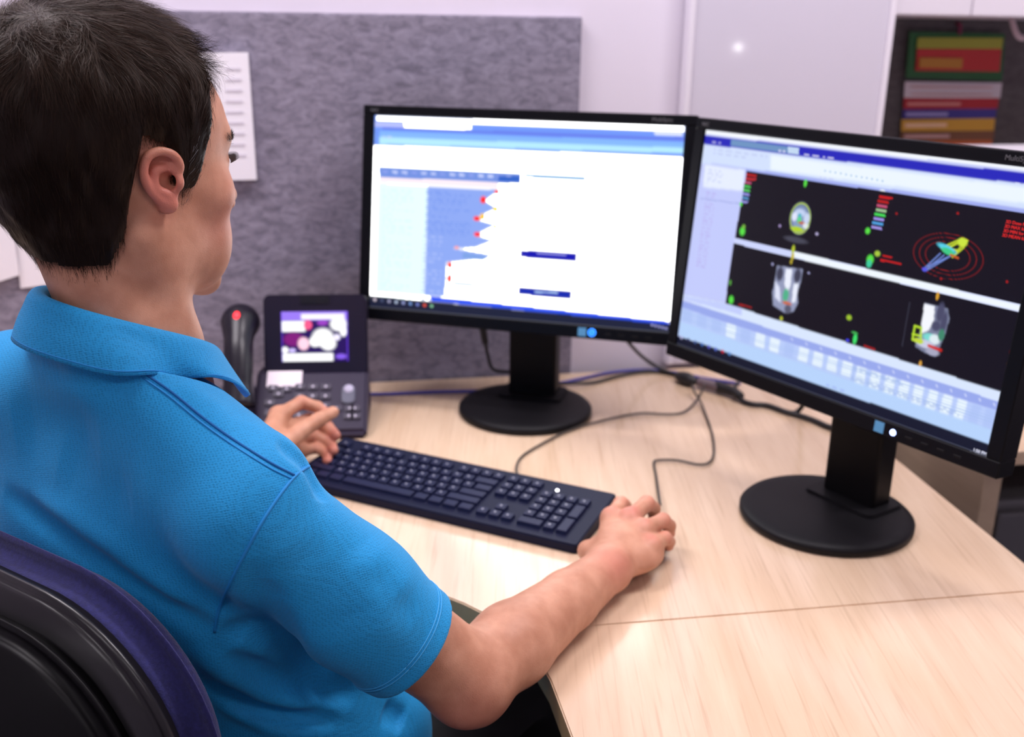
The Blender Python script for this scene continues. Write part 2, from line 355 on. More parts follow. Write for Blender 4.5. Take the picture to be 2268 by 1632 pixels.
#@@MONITORS
# ---------------------------------------------------------------- monitors
SW, SH = .518, .324
class Canvas:                                # screen picture kept as vertex colours on a fine grid (x right, y down, 0..1)
    def __init__(s, nx, ny, bg):
        s.nx, s.ny = nx, ny; s.a = np.ones((ny, nx, 3))*np.array(bg)
        s.X, s.Y = np.meshgrid((np.arange(nx)+.0)/(nx-1), (np.arange(ny)+.0)/(ny-1))
        s.H = None
    def hom(s, px):                          # corner pixels of the screen in the photograph -> unit square
        A = []; b = []
        for (x, y), (u, v) in zip(px, ((0, 0), (1, 0), (1, 1), (0, 1))):
            A += [[x, y, 1, 0, 0, 0, -u*x, -u*y], [0, 0, 0, x, y, 1, -v*x, -v*y]]; b += [u, v]
        s.H = np.append(np.linalg.solve(np.array(A, float), np.array(b, float)), 1).reshape(3, 3)
    def uv(s, p):
        q = s.H@np.array([p[0], p[1], 1.]); return q[:2]/q[2]
    def poly(s, pts, col, soft=0, raw=False):
        P = [np.array(p) if raw else s.uv(p) for p in pts]; inside = np.zeros(s.X.shape, bool); j = len(P)-1
        for i in range(len(P)):
            (xi, yi), (xj, yj) = P[i], P[j]
            if yi != yj:
                c = ((yi > s.Y) != (yj > s.Y)) & (s.X < (xj-xi)*(s.Y-yi)/(yj-yi)+xi); inside ^= c
            j = i
        m = inside.astype(float)
        for _ in range(soft):
            m = (m+np.roll(m, 1, 0)+np.roll(m, -1, 0)+np.roll(m, 1, 1)+np.roll(m, -1, 1))/5
        s.a = s.a*(1-m[..., None])+np.array(col)*m[..., None]; return inside
    def blob(s, p, rx, ry, col, ang=0, k=2.0, raw=False):   # radii in mm
        c = np.array(p) if raw else s.uv(p); dx = (s.X-c[0])*SW*1000; dy = (s.Y-c[1])*SH*1000
        ca, sa = math.cos(ang), math.sin(ang); q = ((dx*ca+dy*sa)/rx)**2+((-dx*sa+dy*ca)/ry)**2
        m = np.clip(1.5-q*1.0, 0, 1) if k else (q < 1).astype(float)
        s.a = s.a*(1-m[..., None])+np.array(col)*m[..., None]
    def ring(s, p, rx, ry, col, wd):
        c = s.uv(p); dx = (s.X-c[0])*SW*1000; dy = (s.Y-c[1])*SH*1000
        q = np.sqrt((dx/rx)**2+(dy/ry)**2); m = np.clip(1-np.abs(q-1)*rx/wd, 0, 1)
        s.a = s.a*(1-m[..., None])+np.array(col)*m[..., None]
    def line(s, p, q, col, wd=.8):
        a = s.uv(p)*[SW*1000, SH*1000]; b = s.uv(q)*[SW*1000, SH*1000]
        X = s.X*SW*1000; Y = s.Y*SH*1000; d = b-a; t = np.clip(((X-a[0])*d[0]+(Y-a[1])*d[1])/(d@d), 0, 1)
        r = np.hypot(X-a[0]-t*d[0], Y-a[1]-t*d[1]); m = np.clip(1.3-r/wd, 0, 1)
        s.a = s.a*(1-m[..., None])+np.array(col)*m[..., None]
    def text_rows(s, u0, v0, u1, v1, rows, col, fill=.6, al=.8):
        h = (v1-v0)/rows
        for r in range(rows):
            u = u0
            while u < u1-.004:
                wdt = min(rng.uniform(.006, .03), u1-u)
                m = ((s.X >= u) & (s.X <= u+wdt*.8) & (s.Y >= v0+r*h) & (s.Y <= v0+(r+fill)*h))[..., None]*al
                s.a = s.a*(1-m)+np.array(col)*m; u += wdt+.006
                if rng.random() < .12: break
    def mesh(s, w, h, warp=None):
        ny, nx = s.ny, s.nx; V = np.stack([(s.X-.5)*w, (.5-s.Y)*h, 0*s.X], -1).reshape(-1, 3)
        I = np.arange(ny*nx).reshape(ny, nx)
        F = np.stack([I[:-1, :-1], I[1:, :-1], I[1:, 1:], I[:-1, 1:]], -1).reshape(-1, 4)
        me = mesh_np('screen', V, F)
        at = me.color_attributes.new('picture', 'FLOAT_COLOR', 'POINT')
        at.data.foreach_set('color', np.concatenate([s.a.reshape(-1, 3), np.ones((ny*nx, 1))], 1).astype(np.float32).ravel())
        return me
def screen_mat(name, strength):
    m = bpy.data.materials.new(name); m.use_nodes = True; nt = m.node_tree; b = nt.nodes['Principled BSDF']
    a = nt.nodes.new('ShaderNodeAttribute'); a.attribute_name = 'picture'
    nt.links.new(a.outputs['Color'], b.inputs['Emission Color']); b.inputs['Emission Strength'].default_value = strength
    b.inputs['Base Color'].default_value = (.003, .003, .004, 1); b.inputs['Roughness'].default_value = .4; b.inputs['Specular IOR Level'].default_value = .12
    return m
def seg7(*a): pass
cl = Canvas(420, 262, (1, 1, 1)); cl.hom([(828, 262), (1522, 285), (1482, 735), (817, 670)])
Wt = (1.0, 1.0, 1.0)
cl.poly([(820, 255), (1530, 278), (1528, 352), (820, 325)], (.16, .30, .90), 1)
cl.poly([(832, 263), (1521, 283), (1521, 299), (832, 275)], Wt, 1)
cl.poly([(828, 276), (895, 278), (895, 290), (828, 287)], (.45, .5, .95), 1)
cl.poly([(890, 277), (1042, 281), (1040, 294), (892, 290)], Wt, 1)
cl.poly([(1450, 296), (1517, 299), (1516, 308), (1452, 305)], (.7, .75, 1.), 1)
cl.poly([(845, 288), (1520, 310), (1519, 318), (845, 293)], (.13, .20, .80), 1)
cl.poly([(838, 296), (1520, 320), (1519, 336), (838, 312)], (.22, .45, .95), 2)
cl.poly([(838, 309), (1519, 333), (1518, 345), (838, 324)], (.45, .80, .98), 3)
cl.poly([(838, 328), (1512, 354), (1480, 722), (830, 648)], Wt, 1)
cl.text_rows(.03, .10, .16, .125, 1, (.5, .65, .95))
cl.poly([(838, 373), (1149, 388), (1147, 409), (838, 395)], (.16, .27, .72), 1)
for k in range(14):
    x = 845+k*21; cl.poly([(x, 379+k), (x+12, 380+k), (x+12, 386+k), (x, 385+k)], (.55, .62, .95) if k % 3 else (.25, .33, .8), 1)
cl.poly([(1100, 392), (1148, 394), (1147, 407), (1100, 405)], (.03, .12, .55), 1)
cl.poly([(838, 395), (1100, 407), (1098, 419), (838, 405)], (1, .82, .88), 2)
cl.poly([(836, 408), (944, 416), (936, 646), (830, 638)], (.78, .98, .96), 2)
cl.text_rows(.035, .375, .145, .955, 34, (.62, .90, .92), .5, .6)
cl.poly([(944, 416), (1100, 423), (1068, 446), (1093, 462), (1044, 485), (1090, 498), (1045, 520), (1085, 531), (1050, 545), (1000, 548), (1080, 562), (1060, 570), (985, 577), (980, 650), (936, 647)], (.26, .38, .86), 2)
cl.text_rows(.185, .37, .34, .60, 18, (.15, .27, .80), .5, .6); cl.text_rows(.18, .6, .25, .95, 16, (.42, .52, .92), .5, .6)
for (x, y, rx, ry, c) in ((1096, 427, 4, 3, (1, .02, .01)), (1066, 444, 5, 6, (1, .02, .01)), (1093, 464, 4, 4, (1, .75, .05)), (1052, 484, 6, 4, (1, .02, .01)), (1064, 480, 4, 5, (1, .55, .02)), (1092, 502, 3, 3, (1, .75, .05)), (1053, 518, 6, 4, (1, .03, .05)), (1007, 546, 4, 2.5, (1, .35, .3)), (992, 583, 4, 5, (1, .02, .02)), (991, 612, 4, 7, (1, .02, .01))):
    cl.blob((x, y), rx, ry, c)
cl.poly([(1020, 556), (1080, 566), (1066, 573), (1020, 570)], (.2, .35, .75), 1)
cl.poly([(1000, 620), (1048, 625), (1048, 629), (1000, 625)], (.2, .35, .7), 1)
cl.poly([(1160, 389), (1294, 396), (1294, 402), (1240, 400), (1180, 396), (1158, 394)], (.2, .42, .7), 1)
cl.poly([(1150, 553), (1274, 561), (1273, 577), (1235, 575), (1185, 571), (1149, 567)], (.005, .005, .42), 1)
cl.poly([(1185, 558), (1250, 563), (1250, 566), (1185, 562)], (.30, .30, .75), 0)
cl.poly([(1145, 633), (1262, 642), (1260, 659), (1225, 656), (1170, 650), (1144, 647)], (.005, .02, .40), 1)
cl.poly([(1180, 640), (1232, 644), (1232, 648), (1180, 645)], (.35, .5, .8), 0)
cl.poly([(950, 650), (1484, 712), (1482, 722), (950, 660)], (.02, .08, .85), 1)
cl.poly([(812, 646), (1486, 718), (1480, 745), (812, 680)], (.012, .015, .04), 1)
for k in range(9): cl.blob((828+k*15.5, 655+k*1.9), 2.6, 2.6, [(.7, .6, .7), (.08, .1, .2), (.4, .4, .6), (.5, .6, .8), (.35, .4, .75), (.2, .35, .75), (.2, .25, .7), (.9, .1, .05), (.25, .6, .35)][k])
for k in range(5): cl.blob((1444+k*8, 718+k*2), 2, 2, (.35, .35, .7))

cr = Canvas(480, 300, (.55, .60, .95)); cr.hom([(1565, 292), (2287, 375), (2186, 1010), (1498, 755)])
lin = lambda a, b, t: (a[0]+(b[0]-a[0])*t, a[1]+(b[1]-a[1])*t)
cr.poly([(1560, 285), (2300, 370), (2300, 384), (1560, 300)], (.92, .95, 1), 1)
cr.poly([(1560, 303), (2290, 388), (2290, 412), (1560, 322)], (.02, .02, .50), 1)
cr.poly([(1618, 312), (1736, 327), (1736, 340), (1616, 325)], (.16, .30, .55), 1)
cr.poly([(1736, 327), (1760, 330), (1759, 343), (1736, 340)], (.55, .7, .9), 0)
cr.text_rows(.03, .045, .065, .062, 1, (.45, .45, .8)); cr.text_rows(.275, .046, .30, .06, 1, (.7, .7, .95)); cr.text_rows(.36, .047, .46, .062, 1, (.7, .7, .95)); cr.text_rows(.93, .053, .985, .068, 1, (.7, .7, .95))
cr.poly([(1560, 322), (2290, 412), (2275, 462), (1552, 362)], (.66, .76, 1.), 2)
cr.poly([(1700, 345), (2290, 418), (2280, 450), (1700, 375)], (.85, .93, 1.), 4)
cr.text_rows(.04, .075, .33, .11, 2, (.50, .56, .85), .5, .5)
for k in range(12): cr.blob((1815+k*11, 377+k*1.9), 1.2, 1.2, (.3, .5, .8))
cr.poly([(1552, 358), (2280, 462), (2276, 478), (1640, 385), (1648, 375)], (.36, .42, .88), 2)
cr.text_rows(.42, .128, .62, .142, 1, (.6, .65, .95)); cr.blob((1936, 423), 5, 4, (.95, 1, 1))
cr.poly([(1560, 362), (1648, 373), (1612, 660), (1506, 640)], (.55, .60, .98), 2)
cr.poly([(1562, 364), (1646, 376), (1642, 420), (1557, 412)], (.80, .86, 1), 4)
cr.text_rows(.03, .17, .09, .24, 6, (.30, .34, .8), .5, .35); cr.text_rows(.035, .27, .075, .62, 22, (.45, .35, .80), .5, .45)
cr.poly([(1552, 434), (1638, 446), (1637, 449), (1551, 437)], (.42, .47, .85), 0)
blk = (.006, .004, .010)
cr.poly([(1650, 378), (2275, 470), (2262, 668), (1625, 520)], blk, 0)
cr.poly([(1622, 532), (2256, 684), (2215, 868), (1604, 664)], blk, 0)
cr.poly([(1625, 520), (2268, 669), (2266, 672), (2258, 684), (1622, 532)], (.62, .68, 1.), 0)
cr.poly([(1750, 549), (2260, 669), (2257, 682), (1750, 562)], (.88, .94, 1.), 1)
# legends
cols = [(.5, .01, .01), (.55, .02, .03), (.5, .08, .18), (.06, .55, .08), (.10, .6, .12), (.3, .3, .8), (.10, .3, .6), (.3, .3, .75)]
for k, c in enumerate(cols):
    x, y = 1649-k*1.3, 383+k*8; cr.poly([(x, y), (x+(22 if k < 2 else 13), y+2), (x+(22 if k < 2 else 13), y+7), (x-1, y+5)], c, 0)
    x, y = 1930-k*2.0, 428+k*9.2; cr.poly([(x, y), (x+(28 if k < 1 else 22), y+3.5), (x+(28 if k < 1 else 22), y+9), (x-1, y+6)], [(.6, .01, .01), (.5, .01, .01), (.55, .08, .18), (.35, .55, .3), (.06, .7, .10), (.35, .28, .8), (.08, .35, .75), (.35, .28, .75)][k], 0)
G = (.10, .75, .06); Yl = (.55, .75, .03); Rd = (.55, .01, .01)
# axial slice
cr.blob((1764, 478), 15.5, 19, (.25, .33, .55)); cr.blob((1764, 466), 9, 5, (.55, .65, .9)); cr.blob((1752, 474), 4.5, 6, (.75, .8, 1)); cr.blob((1778, 478), 5, 7, (.6, .68, .9)); cr.blob((1763, 472), 3.5, 3, (.10, .45, .6)); cr.blob((1762, 482), 3.5, 5, (.1, .7, .25)); cr.blob((1768, 488), 7, 1.8, (.55, .12, .05)); cr.blob((1776, 494), 5, 4, (.75, .8, .85)); cr.blob((1758, 501), 11, 3.5, (.45, .65, .02)); cr.ring((1764, 478), 16.5, 20, Yl, 1.2)
cr.blob((1755, 524), 20, 4, (.06, .06, .09)); cr.blob((1721, 494), 2, 2, (.4, .3, .6)); cr.blob((1800, 511), 2.5, 2, (.45, .4, .65))
cr.blob((1774, 403), 2.5, 5, G); cr.blob((1641, 506), 5, 6, G); cr.blob((1644, 496), 3, 3, (.2, .5, .05)); cr.blob((1638, 448), 2.5, 3, G); cr.blob((1908, 504), 3.5, 4, G); cr.blob((1750, 545), 2.5, 6, (.5, .6, .03)); cr.blob((1749, 560), 2.5, 5, (.6, .5, .03))
cr.blob((1915, 566), 5, 6, G); cr.blob((1913, 575), 4, 5, (.05, .6, .35)); cr.blob((1930, 553), 4, 3.5, (.4, .6, .05))
cr.poly([(1942, 555), (1962, 559), (1961, 563), (1941, 560)], Rd, 0); cr.poly([(1938, 564), (1982, 573), (1981, 578), (1937, 569)], Rd, 0)
# 3d view
for r in (1.0, .82, .64): cr.ring((2079, 558), 45*r, 26*r, (.28, .01, .01), .9)
for a, b in (((2066, 540), (2108, 520)), ((2066, 540), (2100, 545)), ((2108, 520), (2120, 524)), ((2120, 524), (2112, 540)), ((2112, 540), (2090, 560)), ((2070, 545), (2112, 522)), ((2098, 548), (2118, 526)), ((2078, 542), (2106, 526))): cr.line(a, b, (.6, .75, .03), 1.1)
cr.blob((2110, 528), 6, 5, (.6, .8, .05))
for a, b in (((2064, 552), (2030, 586)), ((2072, 556), (2033, 588)), ((2088, 556), (2036, 589)), ((2080, 560), (2040, 580))): cr.line(a, b, (.18, .28, .75), .9)
cr.blob((2077, 541), 13, 3.5, (.10, .65, .85), .25); cr.blob((2080, 548), 9, 3.5, (.05, .6, .25), .25); cr.line((2086, 555), (2102, 562), (.6, .1, .02), 1.5); cr.blob((2032, 587), 3.5, 2.5, (.1, .1, .8))
for p in ((2097, 466), (1968, 467), (2068, 607), (2209, 613)): cr.blob(p, 1.5, 1.5, (.4, .01, .01))
# coronal
cr.poly([(1716, 580), (1771, 588), (1768, 612), (1760, 640), (1762, 662), (1752, 682), (1733, 684), (1708, 668), (1706, 640), (1712, 612)], (.30, .33, .50), 1)
cr.poly([(1735, 586), (1748, 588), (1745, 625), (1738, 640), (1732, 620)], (.85, .88, 1), 1); cr.poly([(1752, 620), (1763, 618), (1756, 660), (1748, 662)], (.85, .88, 1), 2); cr.poly([(1712, 612), (1722, 630), (1724, 662), (1712, 650)], (.75, .78, .95), 2)
cr.blob((1722, 598), 6, 10, (.05, .05, .09)); cr.blob((1760, 602), 6, 10, (.05, .05, .09)); cr.blob((1735, 645), 5, 9, (.08, .45, .25)); cr.blob((1738, 663), 8, 2.5, (.6, .15, .08)); cr.blob((1740, 676), 6, 6, (.10, .1, .16))
cr.blob((1706, 577), 2, 2, (.35, .35, .6)); cr.blob((1784, 596), 2, 1.5, (.35, .35, .6)); cr.blob((1726, 697), 2.5, 3, (.5, .55, .03)); cr.blob((1617, 656), 4.5, 6, G); cr.blob((1615, 618), 2, 4, (.1, .4, .05)); cr.blob((1746, 572), 2, 3, (.5, .4, .03))
cr.poly([(1633, 664), (1662, 671), (1661, 674), (1632, 668)], (.35, .01, .01), 0)
# sagittal
cr.line((2003, 660), (1990, 757), (.03, .03, .05), 1)
cr.poly([(2035, 660), (2085, 672), (2090, 695), (2082, 730), (2074, 752), (2064, 782), (2040, 772), (2018, 758), (2028, 725), (2033, 690)], (.20, .22, .34), 1)
cr.poly([(2035, 662), (2057, 668), (2056, 700), (2046, 722), (2028, 730), (2032, 690)], (.92, .94, 1), 1)
for p, a, b in (((2070, 682), 5, 12), ((2062, 712), 6, 6), ((2078, 705), 4, 14)): cr.blob(p, a, b, (.07, .07, .14))
cr.blob((2050, 738), 10, 5, (.2, .7, .65)); cr.blob((2060, 742), 7, 6, (.75, .85, .9)); cr.blob((2040, 752), 12, 5, (.6, .62, .8)); cr.blob((2056, 770), 9, 4, (.4, .4, .55)); cr.blob((2074, 732), 4, 7, (.05, .25, .15))
for a, b in (((2016, 712), (2030, 716)), ((2016, 712), (2012, 742)), ((2012, 742), (2030, 750)), ((2012, 730), (2028, 734)), ((2030, 716), (2030, 750))): cr.line(a, b, (.5, .75, .03), 1.5)
cr.blob((2025, 745), 7, 3, (.55, .7, .05)); cr.line((2048, 756), (2074, 766), (.65, .02, .01), 2.2); cr.blob((2031, 797), 2, 4, (.7, .35, .05)); cr.blob((2062, 645), 2, 5, (.7, .35, .03))
cr.blob((1873, 694), 4, 3.5, (.35, .55, .03)); cr.blob((1887, 742), 3, 7, (.05, .75, .15)); cr.blob((1886, 728), 5, 1.5, (.05, .4, .08)); cr.blob((1871, 745), 2.5, 2, (.05, .05, .8)); cr.line((1908, 757), (1930, 765), (.4, .01, .01), 1.5)
cr.blob((2226, 798), 3, 2.5, (.8, .45, .03)); cr.blob((2226, 770), 1.5, 2, (.5, .01, .01))
# table beneath
cr.poly([(1604, 664), (2216, 862), (2210, 905), (1510, 655), (1512, 645)], (.70, .80, 1.), 1)
cr.poly([(1515, 648), (1604, 664), (1640, 676), (1640, 690), (1512, 655)], (.55, .62, .98), 1)
cr.poly([(1509, 658), (2213, 884), (2208, 906), (1507, 674)], (.32, .40, .85), 1)
cr.poly([(1507, 674), (2208, 906), (2192, 985), (1503, 737)], (.50, .62, .98), 2)
for k in range(22):
    t0 = (k+.15)/22; t1 = (k+.8)/22
    A0, B0 = lin((1509, 658), (2213, 884), t0), lin((1509, 658), (2213, 884), t1); A1, B1 = lin((1507, 674), (2208, 906), t0), lin((1507, 674), (2208, 906), t1)
    if k > 6: cr.line((lin(A0, B0, .5)[0], lin(A0, A1, .5)[1]+1), lin(lin(A0, B0, .7), lin(A1, B1, .7), .5), (.55, .62, .95), 1.5)
    A2, B2 = lin((1503, 737), (2192, 985), t0), lin((1503, 737), (2192, 985), t1)
    c = (.82, .92, 1.) if k in (3, 5, 6) or 7 < k < 20 else (.45, .57, .95)
    dd = .45 if k < 12 else .62
    cr.poly([A1, B1, lin(B1, B2, dd), lin(A1, A2, dd)], c, 2)
for k in range(7):
    t = .1+k*.085; cr.line(lin((1507, 674), (1503, 737), t), lin((2208, 906), (2192, 985), t), (.40, .54, .88), .45)
cr.text_rows(.62, .835, .92, .90, 6, (.30, .42, .75), .45, .45)
cr.poly([(1506, 705), (2200, 950), (2190, 990), (1503, 738)], (.48, .66, .98), 3)
cr.text_rows(.55, .943, .97, .96, 1, (.35, .45, .9), .5, .6)
cr.poly([(1490, 733), (2200, 985), (2200, 1020), (1480, 770)], (.006, .008, .025), 1)
for k in range(8): cr.blob((1508+k*15, 741+k*5.2), 2.6, 2.6, [(.5, .5, .8), (.03, .03, .1), (.05, .1, .3), (.05, .15, .5), (.1, .1, .6), (.1, .15, .6), (.6, .01, .03), (.1, .25, .6)][k])
cl.a = np.where(cl.a.min(2, keepdims=True) > .97, cl.a, cl.a*.26)
M_scrL = screen_mat('left_display', 4.2); M_scrR = screen_mat('right_display', 1.0)
M_led = mat('blue_led', (.02, .2, .9), .4, emis=((.03, .25, 1), 3)); M_ledw = mat('blue_white_led', (.5, .6, 1), .4, emis=((.35, .45, 1), 6))
M_stick = mat('blue_sticker', (.10, .35, .62), .5); M_let = mat('grey_lettering', (.12, .12, .13), .5)
def monitor(label, x, y, z, yaw, tilt, base, canvas, scrm, name_led):
    R = Vector((math.cos(yaw), math.sin(yaw), 0)); N = Vector((math.sin(yaw), -math.cos(yaw), 0))
    U = Vector((0, 0, 1))*math.cos(tilt)-N*math.sin(tilt)
    T = thing('monitor', label, 'monitor', (base[0], base[1], D))
    MI = Matrix.Translation((-base[0], -base[1], -D))
    MS = MI@frame((x, y, D+z), R, U)                 # local: x right, y up, z towards the viewer
    x0, x1, y0, y1 = -SW/2-.0195, SW/2+.0195, -SH/2-.0215, SH/2+.0165
    # frame ring
    fr = bmesh.new()
    for nm, pts in (('t', (x0, x1, SH/2+.0005, y1)), ('b', (x0, x1, y0, -SH/2-.0005)), ('l', (x0, -SW/2-.0005, -SH/2-.0005, SH/2+.0005)), ('r', (SW/2+.0005, x1, -SH/2-.0005, SH/2+.0005))):
        m_ = box_me(pts[0], pts[1], pts[2], pts[3], -.030, .004, .0015, 1); fr.from_mesh(m_)
    me = bpy.data.meshes.new('bezel'); fr.to_mesh(me); fr.free(); me.transform(MS); link('bezel', me, M_bezel, T)
    me = prism_me(rrect(x0+.004, x1-.004, y0+.004, y1-.004, .012), -.038, -.006, .003); me.transform(MS); link('housing', me, M_black, T)
    me = prism_me(rrect(-.19, .19, -.12, .12, .03), -.062, -.036, .012, seg=3); me.transform(MS); link('rear_cover', me, M_black, T)
    me = canvas.mesh(SW, SH); me.transform(Matrix.Translation((0, 0, .0005))); me.transform(MS); sco = link('screen', me, scrm, T)
    # marks
    def lettering(s, size, px_, py_):
        me = text_me(s, size); me.transform(Matrix.Translation((px_, py_, .0042))); me.transform(MS); link('lettering', me, M_let, T)
    lettering('MultiSync', .0085, SW/2-.052, SH/2+.0055); lettering('NEC', .0075, -SW/2-.006, SH/2+.0055)
    lx = .118
    me = box_me(lx-.007, lx+.007, -SH/2-.018, -SH/2-.004, .0035, .0046, .0003, 1); me.transform(MS); link('sticker', me, M_stick, T)
    if name_led == 'ring':
        me = lathe_me([(.0062, .004), (.0062, .0052), (.0046, .0052), (.0046, .004)], 24, Matrix.Translation((lx+.0165, -SH/2-.0105, 0))); me.transform(MS); link('power_light', me, M_led, T)
        me = lathe_me([(0, .0045), (.0022, .0045), (.0022, .004)], 12, Matrix.Translation((lx+.0165, -SH/2-.0105, 0))); me.transform(MS); link('power_light', me, M_led, T)
    else:
        me = lathe_me([(0, .0056), (.0036, .0052), (.0040, .004)], 20, Matrix.Translation((lx+.0205, -SH/2-.0115, 0))); me.transform(MS); link('power_light', me, M_ledw, T)
    for k in range(4):
        me = box_me(lx+.038+k*.022, lx+.048+k*.022, -SH/2-.013, -SH/2-.010, .0036, .0046, .0004, 1); me.transform(MS); link('button', me, M_stand, T)
    # stand
    back = -N
    MB = MI@frame((base[0], base[1], D), R, -N)       # local: x right, y away from the viewer, z up
    nx = Vector((x, y, 0))-Vector((base[0], base[1], 0)); ox = nx.dot(R)
    me = lathe_me([(0, 0), (.112, 0), (.1165, .003), (.1165, .010), (.113, .0135), (.100, .0150), (0, .0155)], 96); me.transform(MB); b = link('base', me, M_stand, T)
    me = prism_me(rrect(-.058, .058, .018, .095, .012), .0145, .019, .002); me.transform(MB); link('base_step', me, M_stand, T)
    me = prism_me(rrect(-.043, .043, .043, .083, .006), .017, z+.05, .003); me.transform(MB@Matrix.Translation((0, 0, 0))); link('neck', me, M_black, T)
    me = prism_me(rrect(-.048, .048, .0, .06, .004), 0, .12, .003); me.transform(MI@frame(Vector((x, y, D+z-.06))-N*.038+Vector((0, 0, 0)), R, -N)); link('hinge', me, M_black, T)
    return T, MS
monL = monitor('left monitor with a bright white table on its screen, beside the phone', *(.008, 1.657, .337, -.264, .147), (.024, 1.665), cl, M_scrL, 'ring')
monR = monitor('right monitor showing four dark medical scan views', *(.413, 1.296, .339, -.976, .092), (.436, 1.268), cr, M_scrR, 'dot')
# lettering on the right screen
M_redt = mat('red_screen_text', (.3, .01, .01), .5, emis=((.75, .012, .008), .9))
for k, s in enumerate(('3D Dose MAX: 67.454', '3D MAX for PTVHD: 67.4', '3D MIN for PTVHD: 7.106', '3D MEAN for PTVHD: 4128')):
    u, v = cr.uv((2199-k*2.0, 486+k*9.6)); me = text_me(s, .0050, .0002); me.transform(Matrix.Translation(((u-.5)*SW, (.5-v)*SH, .001))); me.transform(monR[1])
    link('screen_lettering', me, M_redt, monR[0])
M_wht = mat('pale_screen_text', (.3, .3, .3), .5, emis=((.75, .8, 1), .9))
for s, p, sz in (('1:50 PM', (2150, 987), .0052), ('26/07/2021', (2143, 994), .0052)):
    u, v = cr.uv(p); me = text_me(s, sz, .0002); me.transform(Matrix.Translation(((u-.5)*SW+.004, (.5-v)*SH-.004, .001))); me.transform(monR[1])
    link('screen_lettering', me, M_wht, monR[0])

# ---------------------------------------------------------------- keyboard
M_key = mat('keycap', (.012, .015, .050), .45, spec=.2); M_kb = mat('keyboard_plastic', (.007, .009, .030), .5, spec=.15); M_leg = mat('key_legend', (.30, .30, .36), .5)
ky = -.443; KT = Vector((.139, 1.273, D))
KR = Vector((math.cos(ky), math.sin(ky), 0)); KF = Vector((-math.sin(ky), math.cos(ky), 0))
KW, KH = .455, .148
KT = on_z((1366, 1093), .024)
tl = math.radians(4)
KU = (KF*math.cos(tl)+Vector((0, 0, 1))*math.sin(tl)).normalized()
MK = frame(Vector((KT.x, KT.y, D+.024))-KU*KH-KR*KW, KR, KU)
kb = thing('keyboard', 'dark full-size keyboard lying between the two hands', 'keyboard', M=MK)
case = prism_me(rrect(0, KW, 0, KH, .005), -.009, .0, .0015)
for v in case.vertices:                          # underside follows the desk
    if v.co.z < -.005: v.co.z = -.0125-v.co.y*math.tan(tl)*.985+(.0-0)
link('case', case, M_kb, kb)
U_ = .0188; kz = .0
caps = {}
def key(cx, cy, wu=1, hu=1, leg=True):
    kk = (wu, hu)
    if kk not in caps:
        w_, h_ = wu*U_-.0036, hu*U_-.0036; bm = bmesh.new()
        lo = [bm.verts.new((sx_*w_/2, sy_*h_/2, .0003)) for sx_, sy_ in ((-1, -1), (1, -1), (1, 1), (-1, 1))]
        md = [bm.verts.new((sx_*(w_/2-.0009), sy_*(h_/2-.0009)+.0002, .0048)) for sx_, sy_ in ((-1, -1), (1, -1), (1, 1), (-1, 1))]
        hi = [bm.verts.new((sx_*(w_/2-.0018), sy_*(h_/2-.0018)+.0002, .0052)) for sx_, sy_ in ((-1, -1), (1, -1), (1, 1), (-1, 1))]
        for a, b in ((lo, md), (md, hi)):
            for i in range(4): bm.faces.new((a[i], a[(i+1) % 4], b[(i+1) % 4], b[i]))
        bm.faces.new(hi); me = bpy.data.meshes.new('keycap'); bm.to_mesh(me); bm.free(); me.materials.append(M_key)
        caps[kk] = me
    o = link('key', caps[kk], None, kb); o.location = (cx, cy, 0); return o
legm = box_me(-.0022, .0006, -.0006, .0026, .0051, .0056, 0); legm.materials.append(M_leg)
def rowk(y, xs, legend=True):
    x = .012
    for w_ in xs:
        if w_ < 0: x += -w_*U_; continue
        o = key(x+w_*U_/2, y, w_)
        if w_ == 1:
            l = link('legend', legm, None, o)
        x += w_*U_
ys = [.016+.0095+U_*k for k in range(5)]
yt = ys[4]+U_*1.12
rowk(yt, [1, -1, 1, 1, 1, 1, -.5, 1, 1, 1, 1, -.5, 1, 1, 1, 1, -.25, 1, 1, 1])
rowk(ys[4], [1]*13+[2, -.25, 1, 1, 1, -.25, 1, 1, 1, 1])
rowk(ys[3], [1.5]+[1]*12+[1.5, -.25, 1, 1, 1, -.25, 1, 1, 1])
rowk(ys[2], [1.75]+[1]*11+[2.25, -3.5, 1, 1, 1])
rowk(ys[1], [2.25]+[1]*10+[2.75, -1.25, 1, -1.25, 1, 1, 1])
rowk(ys[0], [1.25, 1.25, 1.25, 6.25, 1.25, 1.25, 1.25, 1.25, -.25, 1, 1, 1, -.25, 2, 1])
xn = .012+U_*(15+.25+3+.25+3.5)
key(xn, (ys[3]+ys[2])/2, 1, 2); key(xn, (ys[1]+ys[0])/2, 1, 2)
ld = lathe_me([(0, .0016), (.0020, .0013), (.0024, .0)], 16, Matrix.Translation((.012+U_*19.35, yt+.001, 0))); link('status_light', ld, mat('white_led', (1, 1, 1), .4, emis=((1, .97, 1), 5)), kb, label='small glowing white status light')
def cab(pts, r, z=.004): return [on_z((p[0], p[1]), p[2] if len(p) > 2 else z) for p in pts]
kc = link('cable', tube_me(cab([(1146, 1052, .014), (1144, 1036, .012), (1152, 1015), (1180, 994), (1240, 962), (1290, 943), (1360, 925), (1420, 915), (1480, 917), (1515, 912), (1540, 890, .01), (1555, 865, .015), (1562, 850, .02)], .002), .0019), M_greyc)
kc.parent = kb; kc.matrix_parent_inverse = MK.inverted()
